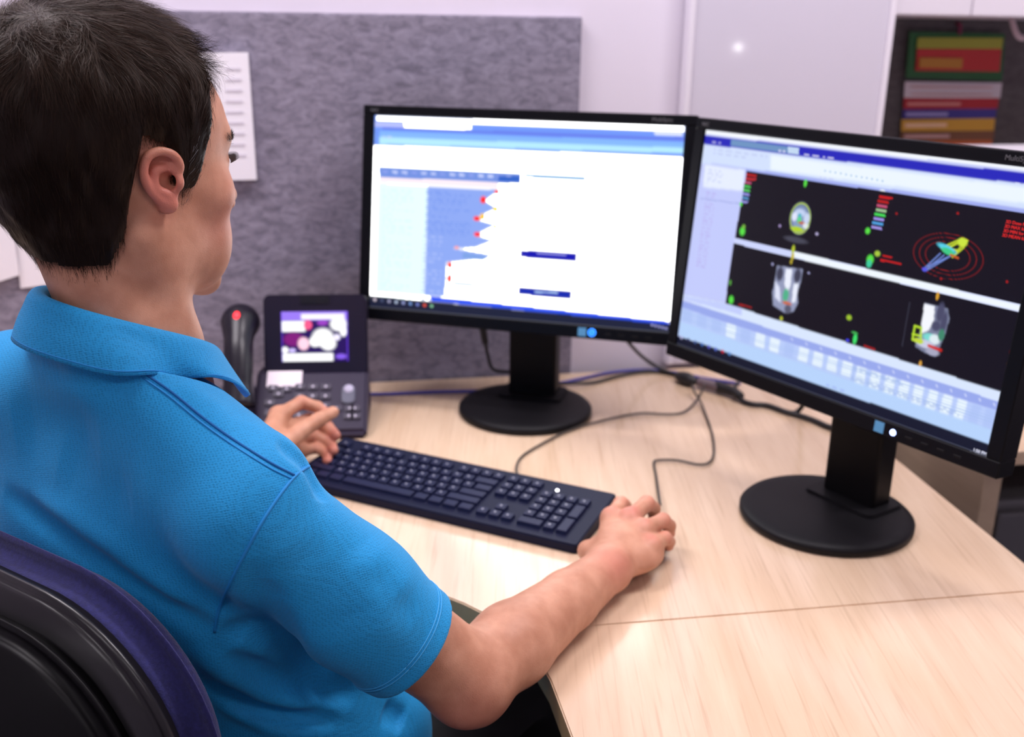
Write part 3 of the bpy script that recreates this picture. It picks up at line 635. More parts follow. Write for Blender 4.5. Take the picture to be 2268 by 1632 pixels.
# ---------------------------------------------------------------- mouse
mc = Vector((.170, 1.166, D)); mdir = Vector((.36, .93, 0)).normalized(); mx_ = Vector((mdir.y, -mdir.x, 0))
MM = frame(mc, mx_, mdir)
mo = thing('mouse', 'dark computer mouse under the right hand', 'mouse', M=MM)
bm = bmesh.new(); bmesh.ops.create_uvsphere(bm, u_segments=32, v_segments=20, radius=1)
for v in bm.verts:
    c = v.co.copy(); z = max(c.z, -.25); 
    v.co = (c.x*.030*(1-.08*c.y*c.y), c.y*.056, (z+.25)/1.25*(.030-.006*c.y))
me = bpy.data.meshes.new('mouse'); bm.to_mesh(me); bm.free(); link('shell', me, M_black, mo, True)
me = lathe_me([(0, -.003), (.0085, -.003), (.0085, .003), (0, .003)], 20, Matrix.Translation((0, .030, .0215))@Matrix.Rotation(math.pi/2, 4, 'Y')); link('scroll_wheel', me, M_stand, mo)
mcb = link('cable', tube_me(cab([(1462, 1118, .012), (1458, 1092, .009), (1452, 1050), (1448, 1027), (1456, 1019), (1500, 1019), (1545, 1028), (1570, 1024), (1581, 1003), (1577, 960), (1562, 915), (1552, 890, .008), (1538, 868, .015), (1533, 852, .02)], .002), .0019), M_greyc)
mcb.parent = mo; mcb.matrix_parent_inverse = MM.inverted()
# ---------------------------------------------------------------- cables and connectors
def cable(name, pts, r, m, label, cat='cable'):
    o = link(name, tube_me([on_z((p[0], p[1]), p[2]) if len(p) == 3 else on_z(p, r+.0005) for p in pts], r), m); o['label'] = label; o['category'] = cat; return o
cable('network_cable', [(815, 873), (870, 872), (960, 868), (1050, 866), (1150, 862), (1230, 850), (1290, 838), (1340, 827), (1400, 820), (1450, 820), (1500, 826), (1560, 838), (1640, 850)], .0032, M_bluec, 'blue network cable running along the desk back behind the left monitor')
cable('power_cable', [(1225, 850), (1275, 849, .008), (1320, 846, .004), (1370, 833), (1420, 824), (1470, 824), (1505, 830), (1530, 838), (1580, 848)], .0034, M_greyc, 'thin dark cable curving beside the blue cable behind the left monitor')
yb2 = Vector((.06, 1.76, D))
def plane_pts(pts, q, n): return [on_plane(p, q, n) for p in pts]
NL = Vector((math.sin(-.264), -math.cos(-.264), 0))
dl = cable('display_cable', [(1105, 826, .004)]*2, .003, M_cable, 'x'); bpy.data.objects.remove(dl)
qL = Vector((.008, 1.657, D))-NL*.085
o = link('monitor_power_cable', tube_me(plane_pts([(1062, 690), (1068, 720), (1074, 755), (1080, 785), (1088, 812), (1104, 822), (1140, 824), (1180, 826)], qL, NL), lambda t: .0065 if .12 < t < .32 else .0032), M_cable); o['label'] = 'black cable hanging behind the left monitor, left of its neck'; o['category'] = 'cable'
cable('display_cable', [(1360, 725, .115), (1385, 750, .085), (1412, 780, .05), (1440, 803, .022), (1475, 822, .008), (1510, 832, .008), (1535, 840, .012)], .0036, M_cable, 'black cable sloping down from under the left monitor to the connector cluster')
ad = thing('cable_adapter', 'black plug cluster on the desk between the two monitors', 'connector', (0, 0, 0))
a0 = on_z((1530, 842), .012); a1 = on_z((1568, 852), .012); a2 = on_z((1600, 862), .012); a3 = on_z((1625, 868), .012)
link('plug', tube_me([on_z((1500, 832), .012), a0, on_z((1552, 848), .012)], lambda t: .006+.007*math.sin(math.pi*min(1, t*1.2+.1)), 10), M_cable, ad)
link('joint', tube_me([on_z((1548, 846), .012), on_z((1592, 858), .012)], .0095, 10), mat('pale_plug', (.20, .15, .17), .5), ad, label='paler plug body between two black ends')
link('plug', tube_me([on_z((1588, 856), .012), a3, on_z((1640, 878), .012)], lambda t: .011-.003*t, 10), M_cable, ad)
link('clip', tube_me([on_z((1622, 866), .012), on_z((1634, 848), .012)], .004, 8), M_cable, ad)
cable('display_cable', [(1632, 874, .010), (1645, 888), (1668, 895), (1700, 898), (1740, 912), (1770, 920), (1800, 930), (1835, 945), (1870, 952), (1910, 955)], .0050, M_cable, 'thick black cable running from the connector to the right monitor neck')
o = link('power_cable', tube_me([on_z((1735, 910), .006), on_z((1758, 914), .006), on_z((1772, 906), .014), on_z((1782, 888), .035), on_z((1788, 868), .06), on_z((1792, 850), .085)], .0042), M_cable); o['label'] = 'short black cable curling up behind the right monitor'; o['category'] = 'cable'

# ---------------------------------------------------------------- desk telephone
M_ph = mat('phone_plastic', (.030, .022, .048), .45, spec=.2); M_phd = mat('phone_dark_plastic', (.014, .010, .024), .35, spec=.25); M_phk = mat('phone_key', (.045, .036, .065), .4, spec=.3)
pA = on_z((556, 962), .012); pB = on_z((812, 957), .012)
PX = (pB-pA); PX.z = 0; PWD = PX.length; PX.normalize(); PY = Vector((-PX.y, PX.x, 0))
MP = frame((pA.x, pA.y, D), PX, PY)
ph = thing('desk_phone', 'dark desk telephone with a lit colour screen and keypad', 'telephone', M=MP)
W_ = PWD
# wedge body: keypad deck rises from the front to the display
def wedge(x0, x1, prof, name, m, bev=.003, par=ph):
    bm = bmesh.new(); a = [bm.verts.new((x0, y, z)) for y, z in prof]; f = bm.faces.new(a)
    r = bmesh.ops.extrude_face_region(bm, geom=[f]); bmesh.ops.translate(bm, verts=[e for e in r['geom'] if isinstance(e, bmesh.types.BMVert)], vec=(x1-x0, 0, 0))
    bmesh.ops.recalc_face_normals(bm, faces=bm.faces[:])
    bmesh.ops.bevel(bm, geom=bm.edges[:], offset=bev, segments=3, affect='EDGES'); me = bpy.data.meshes.new(name); bm.to_mesh(me); bm.free(); return link(name, me, m, par)
yk = .095; zk = .070                         # where the keypad deck meets the display
# choose the display top so that it projects where the photograph shows it
def hy(py_, yloc):
    q = on_plane((700, py_), MP@Vector((0, yloc, 0)), PY); return q.z-D
zk = hy(822, yk); zt2 = hy(652, yk+.035)
wedge(0, W_, [(0, 0), (0, .014), (yk, zk), (yk+.03, zk), (yk+.06, .01), (yk+.06, 0)], 'body', M_ph, .005)
dn = Vector((0, .035, zt2-zk)).normalized(); dh = (Vector((0, .035, zt2-zk))).length
MD = Matrix.Translation((0, yk, zk))@frame((0, 0, 0), (1, 0, 0), dn)    # local: x right, y up along the display, z to the viewer
me = prism_me(rrect(.012, W_, -.006, dh, .012), -.02, .0, .003); me.transform(MD); link('display_housing', me, M_phd, ph)
me = prism_me(rrect(W_*.40, W_*.66, dh-.0155, dh-.002, .002), -.001, .0016, .0005); me.transform(MD); link('camera_slot', me, mat('slot_black', (.004, .004, .008), .3), ph)
cp = Canvas(96, 72, (.02, .005, .10))
def cb(u, v, ru, rv, c):
    m = np.clip(1.6-((cp.X-u)/ru)**2-((cp.Y-v)/rv)**2, 0, 1)[..., None]; cp.a = cp.a*(1-m)+np.array(c)*m
def cbx(u0, v0, u1, v1, c, k=.03):
    m = (np.clip((cp.X-u0)/k+.5, 0, 1)*np.clip((u1-cp.X)/k+.5, 0, 1)*np.clip((cp.Y-v0)/k+.5, 0, 1)*np.clip((v1-cp.Y)/k+.5, 0, 1))[..., None]; cp.a = cp.a*(1-m)+np.array(c)*m
cbx(0, 0, 1, .18, (.30, .18, .85)); cbx(.3, .05, .95, .16, (.9, .85, 1)); cbx(0, .19, .36, .40, (1, 1, 1)); cb(.40, .27, .06, .09, (.9, .1, .25)); cb(.18, .55, .14, .13, (.20, .01, .18)); cb(.33, .64, .08, .12, (1, .62, .75))
cb(.62, .52, .15, .17, (1, 1, 1)); cb(.70, .64, .11, .13, (1, 1, 1)); cb(.50, .60, .08, .1, (1, 1, 1)); cb(.86, .26, .12, .13, (1, 1, 1)); cb(.93, .40, .05, .1, (1, 1, 1)); cb(.83, .52, .05, .06, (.85, .8, 1)); cb(.62, .23, .08, .05, (.3, .05, .5))
cb(.05, .76, .05, .06, (1, 1, 1)); cb(.16, .77, .05, .04, (.6, .5, .95)); cbx(.01, .83, .77, .99, (1, 1, 1)); cb(.89, .90, .08, .05, (.22, .10, .75)); cbx(.0, 0, .012, 1, (.15, .05, .8), .02); cbx(.985, 0, 1, 1, (.15, .05, .8), .02)
def dloc(p):
    q = on_plane(p, MP@(MD@Vector((0, 0, .001))), (MP.to_3x3()@(MD.to_3x3()@Vector((0, 0, 1))))); l = (MP@MD).inverted()@q; return l.x, l.y
ax, ay = dloc((622, 690)); bx_, by_ = dloc((772, 800))
me = cp.mesh(bx_-ax, ay-by_); me.transform(Matrix.Translation(((ax+bx_)/2, (ay+by_)/2, .0012))); me.transform(MD); link('screen', me, screen_mat('phone_display', 1.2), ph)
# keypad deck frame
dk = Vector((0, yk, zk-.014)).normalized(); MKd = Matrix.Translation((0, 0, .0142))@frame((0, 0, 0), (1, 0, 0), dk)
def kloc(p):
    q = on_plane(p, MP@(MKd@Vector((0, 0, .001))), (MP.to_3x3()@(MKd.to_3x3()@Vector((0, 0, 1))))); l = (MP@MKd).inverted()@q; return l.x, l.y
l0 = kloc((593, 820)); l1 = kloc((668, 856))
me = box_me(l0[0], l1[0], l1[1], l0[1]-.002, .0, .0016, .0006, 2); me.transform(MKd); link('paper_label', me, mat('label_white', (.85, .75, .82), .6), ph)
kme = prism_me(rrect(-.0085, .0085, -.0058, .0058, .003), .0, .0032, .0008); kme.transform(MKd.to_3x3().to_4x4())
kleg = box_me(-.0018, .0018, -.0018, .0018, .0032, .0036, 0); kleg.transform(MKd.to_3x3().to_4x4()); kleg.materials.append(mat('key_print', (.55, .5, .62), .5))
kme.materials.append(M_phk)
kp = [(x+dx_*k*0, y) for k, (x, y) in enumerate([])] if False else []
for r_ in range(4):
    for c_ in range(3): kp.append((665+c_*28.5-r_*1, 857+r_*21))
kp += [(605, 860), (635, 862), (617, 873), (598, 892), (598, 915), (775, 905), (773, 922), (786, 905), (787, 922), (745, 905)]
for p in kp:
    l = kloc(p)
    if l[1] < .007: l = (l[0], .0075)
    o = link('key', kme, None, ph); o.location = MKd@Vector((l[0], l[1], 0))
    link('legend', kleg, None, o)
l = kloc((772, 872)); me = prism_me(rrect(l[0]-.011, l[0]+.011, l[1]-.020, l[1]+.017, .009), 0, .0035, .001); me.transform(MKd); link('volume_rocker', me, mat('rocker_blue_grey', (.05, .05, .10), .35), ph)
me = lathe_me([(0, .005), (.007, .0045), (.0085, .003)], 20, Matrix.Translation((l[0], l[1]+.009, 0))); me.transform(MKd); link('rocker_light', me, mat('pale_key', (.45, .42, .55), .4), ph)
# handset and cradle, left of the body
box('cradle', M_ph, -.075, -.002, .0, .17, 0, .035, ph, .006)
hs = thing('telephone_handset', 'dark telephone handset with a red light, left of the keypad', 'telephone handset', M=MP)
hp = [Vector((-.036, -.005, .030+.022)), Vector((-.038, .03, .075)), Vector((-.040, .08, .105)), Vector((-.042, .125, .125)), Vector((-.043, .165, .125))]
def hsr(t): return .024+.006*max(0, 1-t/.16)+.008*min(1, max(0, (t-.55)/.2))
tp = on_plane((530, 705), MP@Vector((-.04, .11, 0)), PY); lt = MP.inverted()@tp
bt = MP.inverted()@on_plane((528, 905), MP@Vector((-.04, .01, 0)), PY)
hp = [bt+Vector((0, 0, 0)), bt.lerp(lt, .3)+Vector((0, -.0, .012)), bt.lerp(lt, .62)+Vector((0, 0, .012)), lt+Vector((0, .0, -.010)), lt+Vector((0, .02, -.012))]
me = tube_me(hp, hsr, 20); 
bm = bmesh.new(); bm.from_mesh(me)
for v in bm.verts: pass
bm.to_mesh(me); bm.free(); link('grip', me, mat('handset_plastic', (.008, .006, .013), .32, spec=.35), hs, True)
md = bpy.data.objects[hs.children[0].name].modifiers.new('smooth', 'SUBSURF'); md.levels = 1; md.render_levels = 1
me = lathe_me([(0, .004), (.004, .003), (.0055, 0)], 16, Matrix.Translation(lt+Vector((.0, -.022, .010)))@Matrix.Rotation(math.radians(50), 4, 'X')@Matrix.Scale(1.5, 4, (0, 1, 0))); link('message_light', me, mat('red_lamp', (.8, .02, .03), .3, emis=((1, .02, .03), 2.5)), hs, label='glowing red message light')
gl = bt.lerp(lt, .38)+Vector((-.004, -.018, .012)); 
#@@PERSON
# ---------------------------------------------------------------- signed-distance modelling kit
FAR = .12
def nrm(v): v = np.asarray(v, float); return v/np.linalg.norm(v)
class Prim:
    def __init__(s, c, r): s.c = np.asarray(c, float); s.r = r
    def __call__(s, p):
        d = np.sqrt(((p-s.c)**2).sum(1))-s.r; m = d < FAR
        if m.any(): d[m] = s.ev(p[m])
        return d
class Cone(Prim):                            # capsule with two radii
    def __init__(s, a, b, ra, rb=None):
        s.a = np.asarray(a, float); s.b = np.asarray(b, float); s.ra = ra; s.rb = ra if rb is None else rb
        super().__init__((s.a+s.b)/2, np.linalg.norm(s.b-s.a)/2+max(s.ra, s.rb))
    def ev(s, p):
        ab = s.b-s.a; t = np.clip(((p-s.a)@ab)/max(ab@ab, 1e-12), 0, 1)
        return np.sqrt(((p-s.a-t[:, None]*ab)**2).sum(1))-(s.ra+(s.rb-s.ra)*t)
class Ell(Prim):                             # ellipsoid, optional axes (rows = local axes)
    def __init__(s, c, r, A=None):
        super().__init__(c, max(r)); s.q = np.asarray(r, float); s.A = None if A is None else np.asarray(A, float)
    def ev(s, p):
        d = p-s.c
        if s.A is not None: d = d@s.A.T
        k0 = np.sqrt(((d/s.q)**2).sum(1)); k1 = np.sqrt(((d/s.q**2)**2).sum(1)); return k0*(k0-1)/np.maximum(k1, 1e-6)
def smin(a, b, k):
    h = np.maximum(k-np.abs(a-b), 0)/k; return np.minimum(a, b)-h*h*k/4
def smax(a, b, k): return -smin(-a, -b, k)
def surf_nets(fn, lo, hi, h, nb=8, newton=2):
    lo = np.asarray(lo, float); n = np.ceil((np.asarray(hi)-lo)/(h*nb)).astype(int)
    I = np.stack(np.meshgrid(*[np.arange(k) for k in n], indexing='ij'), -1).reshape(-1, 3)
    d = fn(lo+(I+.5)*h*nb); I = I[np.abs(d) < h*nb*1.5]
    g = np.stack(np.meshgrid(*[np.arange(nb+1)]*3, indexing='ij'), -1).reshape(-1, 3)
    S = n*nb+1; keyc = []; vs = []; edges = []
    key = lambda c: (c[..., 0].astype(np.int64)*S[1]+c[..., 1])*S[2]+c[..., 2]
    for s0 in range(0, len(I), 700):
        B = I[s0:s0+700]; G = (B[:, None, :]*nb+g[None]); v = fn((lo+G.reshape(-1, 3)*h)).reshape(len(B), nb+1, nb+1, nb+1)
        cs = {}
        for dx in (0, 1):
            for dy in (0, 1):
                for dz in (0, 1): cs[dx, dy, dz] = v[:, dx:nb+dx, dy:nb+dy, dz:nb+dz]
        neg = sum((c < 0).astype(np.int8) for c in cs.values()); act = (neg > 0) & (neg < 8)
        bi, x, y, z = np.nonzero(act); cell = B[bi]*nb+np.stack([x, y, z], -1)
        acc = np.zeros((len(bi), 3)); cnt = np.zeros(len(bi)); V = {k: c[bi, x, y, z] for k, c in cs.items()}
        for a in V:
            for ax in range(3):
                if a[ax] == 0:
                    b = list(a); b[ax] = 1; b = tuple(b); va, vb = V[a], V[b]; m = (va < 0) != (vb < 0)
                    t = np.where(m, va/np.where(m, va-vb, 1), 0)
                    pt = np.tile(np.array(a, float), (len(bi), 1)); pt[:, ax] += t
                    acc[m] += pt[m]; cnt[m] += 1
        vs.append(lo+(cell+acc/cnt[:, None])*h); keyc.append(key(cell))
        for ax in range(3):
            b = [0, 0, 0]; b[ax] = 1; v0 = V[0, 0, 0]; v1 = V[tuple(b)]; m = (v0 < 0) != (v1 < 0)
            edges.append((ax, cell[m], v0[m] < 0))
    keyc = np.concatenate(keyc); vs = np.concatenate(vs); o = np.argsort(keyc); keyc = keyc[o]; vs = vs[o]; F = []
    for ax, c, neg in edges:
        a1, a2 = [(1, 2), (2, 0), (0, 1)][ax]; e1_ = np.zeros(3, int); e1_[a1] = 1; e2_ = np.zeros(3, int); e2_[a2] = 1
        q = np.stack([key(c), key(c-e1_), key(c-e1_-e2_), key(c-e2_)], -1); ix = np.searchsorted(keyc, q); ix = np.clip(ix, 0, len(keyc)-1)
        ok = (keyc[ix] == q).all(1); ix = ix[ok]; ng = neg[ok]; ix[~ng] = ix[~ng][:, ::-1]; F.append(ix)
    F = np.concatenate(F)
    for _ in range(newton):
        dv, gr = grad(fn, vs); vs = vs-np.clip(dv, -h*.8, h*.8)[:, None]*gr
    return vs, F
def grad(fn, p, e=.0008):
    d0 = fn(p); g = np.stack([fn(p+np.eye(3)[i]*e)-d0 for i in range(3)], -1)/e; n = np.linalg.norm(g, axis=1, keepdims=True)
    return d0/np.maximum(n[:, 0], .5), g/np.maximum(n, 1e-6)
def polydist(p, pts):
    d = np.full(len(p), 1e9); T = np.zeros(len(p)); n = len(pts)-1
    for i in range(n):
        a = pts[i]; ab = pts[i+1]-a; t = np.clip(((p-a)@ab)/(ab@ab), 0, 1); q = np.sqrt(((p-a-t[:, None]*ab)**2).sum(1))
        m = q < d; d[m] = q[m]; T[m] = (i+t[m])/n
    return d, T
def ray_hit(fn, px_, t0=.4, t1=1.8):
    d = np.array(px_dir(px_)); L_ = np.linalg.norm(d); d = d/L_; t = t0
    for _ in range(140):
        p = np.array(CO)+d*t; v = fn(p[None])[0]
        if v < .0004: return p
        t += max(v*.8, .0005)
        if t > t1: return None
    return p
def hits(fn, pts): return np.array([q for q in (ray_hit(fn, p) for p in pts) if q is not None])

# ---------------------------------------------------------------- the seated man: frames
Z3 = np.array([0, 0, 1.])
PH = math.radians(32); TF = np.array([math.sin(PH), math.cos(PH), 0]); TR = np.array([math.cos(PH), -math.sin(PH), 0])
NK = np.array([-.36, .85, .40+D])
T_ = lambda a, b, z: NK+TR*a+TF*b+Z3*z
TA = np.stack([TR, TF, Z3])
HS = 1.05; TH = math.radians(39); PT = math.radians(4)
HF0 = np.array([math.sin(TH), math.cos(TH), 0]); HR = np.array([math.cos(TH), -math.sin(TH), 0])
HF = HF0*math.cos(PT)-Z3*math.sin(PT); HU = np.cross(HR, HF)
HA = np.stack([HR, HF, HU]); HO = np.array([-.359, .915, .506+D])
H_ = lambda a, b, z: HO+(HR*a+HF*b+HU*z)*HS
class Local:                                 # evaluates a field written in the head's own axes
    def __init__(s, fn, c, r): s.fn = fn; s.c = H_(*c); s.r = r
    def __call__(s, p):
        d = np.sqrt(((p-s.c)**2).sum(1))-s.r; m = d < FAR
        if m.any(): d[m] = s.fn((p[m]-HO)@HA.T/HS)*HS
        return d
cranium = [Ell((0, -.012, .040), (.0755, .096, .083)), Ell((0, .034, .040), (.062, .064, .062))]
def f_cran(q): return smin(cranium[0].ev(q), cranium[1].ev(q), .03)
def sym(q): r = q.copy(); r[:, 0] = np.abs(r[:, 0]); return r
face = [Ell((0, .044, -.028), (.057, .052, .066)), Ell((0, .038, -.072), (.045, .046, .036)), Ell((0, .084, -.097), (.021, .015, .016)),
        Ell((0, .0, -.03), (.064, .05, .05))]
fs = [(Ell((.032, .064, -.060), (.018, .022, .030)), .025), (Ell((.050, .012, -.062), (.016, .026, .024)), .03), (Ell((.046, .060, -.012), (.020, .022, .016)), .022), (Cone((0, .088, .034), (.040, .076, .036), .010, .009), .014)]
nose = [Cone((0, .092, .018), (0, .112, -.020), .0075, .0105), Ell((.0115, .104, -.026), (.008, .009, .007))]
earA = np.stack([nrm((.82, -.57, 0)), nrm((.57, .82, 0)), np.array([0, 0, 1.])])   # ear plane opens backwards
EO = np.array([.0725, .005, .004])
def E_(u, v, w_=0): return EO+earA[1]*u*.80+Z3*v*.70+earA[0]*w_*.9      # u forward, v up, w outwards
helix = [E_(.010, .006, .002), E_(.012, .018, .006), E_(.006, .029, .011), E_(-.006, .033, .016), E_(-.017, .027, .020), E_(-.0215, .013, .021), E_(-.020, -.002, .019), E_(-.014, -.016, .014), E_(-.005, -.026, .010)]
anti = [E_(-.004, .014, .011), E_(-.012, .010, .013), E_(-.0125, -.006, .013), E_(-.007, -.014, .010), E_(.001, -.016, .008)]
helix = [np.array(v_) for v_ in smooth_pts([tuple(h_) for h_ in helix], 3)]; anti = [np.array(v_) for v_ in smooth_pts([tuple(h_) for h_ in anti], 3)]
H2 = [Cone(helix[i], helix[i+1], .0028 if i > 1 else .0022, .0028) for i in range(len(helix)-1)]
A2 = [Cone(anti[i], anti[i+1], .0024, .0026) for i in range(len(anti)-1)]
ear_base = Ell(E_(-.004, .002, .006), (.0040, .0145, .021), earA)
ear_root = Ell(E_(-.002, .000, -.002), (.012, .0100, .014), earA)
lobe = Ell(E_(.000, -.029, .008), (.0046, .0075, .0070), earA)
concha = Ell(E_(-.001, -.003, .012), (.0095, .0078, .0095), earA)
scapha = Ell(E_(-.002, .024, .014), (.004, .0055, .0044), earA)
tragus = Ell(E_(.011, -.003, .006), (.0042, .0036, .0050), earA)
canal = Ell(E_(.004, -.002, .001), (.009, .0046, .0050), earA)
def f_ear(r):
    d = smin(ear_base.ev(r), ear_root.ev(r), .006); d = smax(d, -concha.ev(r), .004); d = smax(d, -scapha.ev(r), .003)
    for a in A2: d = smin(d, a.ev(r), .004)
    hd = H2[0].ev(r)
    for a in H2[1:]: hd = smin(hd, a.ev(r), .003)
    d = smin(d, hd, .0025); d = smin(d, lobe.ev(r), .006); d = smin(d, tragus.ev(r), .004); d = smax(d, -canal.ev(r), .003)
    return d
def f_head(q, ears=True):
    r = sym(q); d = f_cran(q)
    for f in face: d = smin(d, f.ev(q), .035 if f is not face[2] else .02)
    for f, k in fs: d = smin(d, f.ev(r), k)
    d = smax(d, -Ell((.033, .104, .014), (.017, .016, .012)).ev(r), .016)      # eye sockets
    d = smin(d, Ell((.031, .0765, .014), (.0150, .0145, .0125)).ev(r), .006)
    d = smin(d, nose[0].ev(q), .012); d = smin(d, nose[1].ev(r), .006)
    lip = Ell((0, .0905, -.054), (.024, .008, .0050)).ev(q); d = smin(d, lip, .006)
    lip = Ell((0, .0895, -.064), (.021, .009, .0060)).ev(q); d = smin(d, lip, .007)
    d = smax(d, -Cone((-.022, .0985, -.0590), (.022, .0985, -.0590), .0014).ev(q), .004)
    if not ears: return d
    m = np.abs(r[:, 0]-.080) < .05
    m &= (np.abs(q[:, 1]) < .08) & (np.abs(q[:, 2]) < .08)
    if m.any(): d[m] = smin(d[m], f_ear(r[m]), .005)
    return d
head = Local(f_head, (0, 0, 0), .158)
neck = [Cone(H_(0, -.020, -.035), T_(-.006, .042, -.045), .050, .053), Cone(H_(0, -.045, -.02), T_(-.006, .030, -.02), .040, .042),
        Cone(H_(.058, -.012, -.045), T_(.015, .085, -.085), .016, .014), Cone(H_(-.058, -.012, -.045), T_(-.022, .098, -.085), .016, .014)]
# shoulders, arms
SR = T_(.152, .016, -.170); SL = T_(-.178, .02, -.118)
ELB = np.array([-.039, .838, .036+D]); WR = np.array([.114, 1.052, .036+D])
EL2 = np.array([-.50, 1.13, .09+D]); LHS = np.array([.006, -.052, .000]); WL = np.array([-.352, 1.362, .070+D])+LHS
up2 = ELB-SR; 
def arm(S, E, W, out):
    m = E+(W-E)*.28; u = (W-E)/np.linalg.norm(W-E); v = (E-S)/np.linalg.norm(E-S)
    return [Cone(S, S+(E-S)*.45, .048, .045), Cone(S+(E-S)*.45, E, .045, .041), Cone(E, m, .041, .0420), Cone(m, E+(W-E)*.68, .0420, .033), Cone(E+(W-E)*.68, W, .033, .0265),
            Cone(E+out*.006-u*.014+v*.006, E+out*.006-u*.004+v*.010, .023, .025)]
armR = arm(SR, ELB, WR, np.array([.3, -.8, -.45])); armL = arm(SL, EL2, WL, np.array([-.6, -.6, -.4]))
# right hand over the mouse
def hv(x, y, z): return np.array([x, y, z+D])
mcpR = [hv(.134, 1.152, .052), hv(.156, 1.143, .056), hv(.171, 1.124, .050), hv(.178, 1.100, .040)]
tipR = [[hv(.150, 1.192, .052), hv(.157, 1.212, .040), hv(.160, 1.226, .027)],
        [hv(.182, 1.180, .059), hv(.193, 1.196, .044), hv(.196, 1.204, .028)],
        [hv(.199, 1.150, .050), hv(.209, 1.161, .037), hv(.211, 1.166, .024)],
        [hv(.199, 1.126, .038), hv(.206, 1.138, .027), hv(.207, 1.144, .018)]]
rads = [(.0105, .0098, .0088, .0078), (.0108, .0100, .0090, .0080), (.0102, .0095, .0085, .0076), (.0092, .0085, .0078, .0070)]
WXr = hv(.116, 1.060, .036)
RHS = np.array([-.006, .003, 0]); mcpR = [m+RHS for m in mcpR]; tipR = [[t+RHS for t in f] for f in tipR]
palmR = [Cone(WXr+(m-WXr)*.05+np.array([0, 0, -.004]), m+np.array([0, 0, -.006]), .021-.001*i, .0135) for i, m in enumerate(mcpR)]
palmR.append(Ell(hv(.150, 1.105, .030), (.036, .040, .017)))
palmR.append(Cone(hv(.112, 1.075, .030), hv(.112, 1.110, .026), .017, .017))
thumbR = [hv(.105, 1.080, .030), hv(.097, 1.118, .025), hv(.114, 1.146, .020), hv(.124, 1.165, .018)]
# left hand, thumb up, palm turned towards the camera
mcpL = [hv(-.352, 1.455, .088), hv(-.345, 1.462, .066), hv(-.336, 1.460, .047), hv(-.326, 1.452, .032)]
tipL = [[hv(-.325, 1.492, .096), hv(-.302, 1.498, .086), hv(-.284, 1.492, .076)],
        [hv(-.315, 1.497, .066), hv(-.287, 1.490, .058), hv(-.272, 1.474, .050)],
        [hv(-.305, 1.487, .044), hv(-.280, 1.474, .038), hv(-.273, 1.455, .033)],
        [hv(-.300, 1.472, .030), hv(-.282, 1.458, .026), hv(-.280, 1.441, .022)]]
WXl = WL+np.array([0, .008, 0])
mcpL = [m+LHS for m in mcpL]; tipL = [[t+LHS for t in f] for f in tipL]
palmL = [Cone(WXl+(m-WXl)*.08, m, .020-.001*i, .0130) for i, m in enumerate(mcpL)]
thumbL = [q_+LHS for q_ in (hv(-.330, 1.392, .070), hv(-.312, 1.420, .078), hv(-.292, 1.449, .084), hv(-.274, 1.472, .088))]
creaseR = [np.array([(mcpR[i]+mcpR[i+1])/2*.55+(tipR[i][0]+tipR[i+1][0])/2*.45+Z3*.010, (tipR[i][0]+tipR[i+1][0])/2+Z3*.004]) for i in range(3)]
class Hand:
    def __init__(s, palm, mcp, tip, thumb, rad):
        P = np.array([*mcp, *[t for f in tip for t in f], *thumb]); s.c = P.mean(0); s.r = np.linalg.norm(P-s.c, axis=1).max()+.03
        s.palm = palm; s.f = []
        for m, t, q in zip(mcp, tip, rad):
            ch = [m, *t]; s.f.append([Cone(ch[i], ch[i+1], q[i], q[i+1]) for i in range(3)])
        s.th = [Cone(thumb[0], thumb[1], .0150, .0125), Cone(thumb[1], thumb[2], .0122, .0108), Cone(thumb[2], thumb[3], .0108, .0090)]
        s.kn = [Ell(m+Z3*.003, (.0115, .0115, .0095)) for m in mcp]
    def __call__(s, p):
        d0 = np.sqrt(((p-s.c)**2).sum(1))-s.r; m = d0 < FAR
        if not m.any(): return d0
        q = p[m]; d = s.palm[0].ev(q)
        for a in s.palm[1:]: d = smin(d, a.ev(q), .012)
        for a in s.kn: d = smin(d, a.ev(q), .008)
        F_ = None
        for f in s.f:
            e = f[0].ev(q)
            for a in f[1:]: e = smin(e, a.ev(q), .0035)
            F_ = e if F_ is None else smin(F_, e, .0022)
        d = smin(d, F_, .009)
        e = s.th[0].ev(q)
        for a in s.th[1:]: e = smin(e, a.ev(q), .004)
        d = smin(d, e, .009); d0[m] = d; return d0
handR = Hand(palmR, mcpR, tipR, thumbR, rads); handL = Hand(palmL, mcpL, tipL, thumbL, rads)
# trunk
def trunk(o):
    return [Cone(T_(-.150, .022, -.116), T_(.148, .022, -.140), .050+o, .046+o), Cone(T_(0, .012, -.048), T_(.110, .018, -.122), .035+o, .026+o), Cone(T_(0, .012, -.045), T_(-.125, .018, -.100), .041+o, .040+o),
            Ell(T_(0, .072, -.262), (.160+o, .098+o, .165), TA), Ell(T_(0, .035, -.222), (.158+o, .072+o, .148+o), TA), Ell(T_(.01, .135, -.43), (.155+o, .120+o, .18+o), TA), Ell(T_(.01, .145, -.56), (.168+o, .125+o, .12+o), TA)]
def chain(prims, ks):
    def f(p):
        d = prims[0](p)
        for a, k in zip(prims[1:], ks): d = smin(d, a(p), k)
        return d
    return f
tb = trunk(-.014); trunk_f = chain(tb, [.035]*9)
armR_f = chain(armR, [.006, .016, .012, .008, .02]); armL_f = chain(armL, [.006, .016, .012, .008, .02]); neck_f = chain(neck, [.02]*4)
def skin(p):
    d = smin(head(p), neck_f(p), .022); d = smin(d, trunk_f(p), .03)
    a = smin(armR_f(p), handR(p), .018); d = smin(d, a, .02)
    a = smin(armL_f(p), handL(p), .018); return smin(d, a, .02)
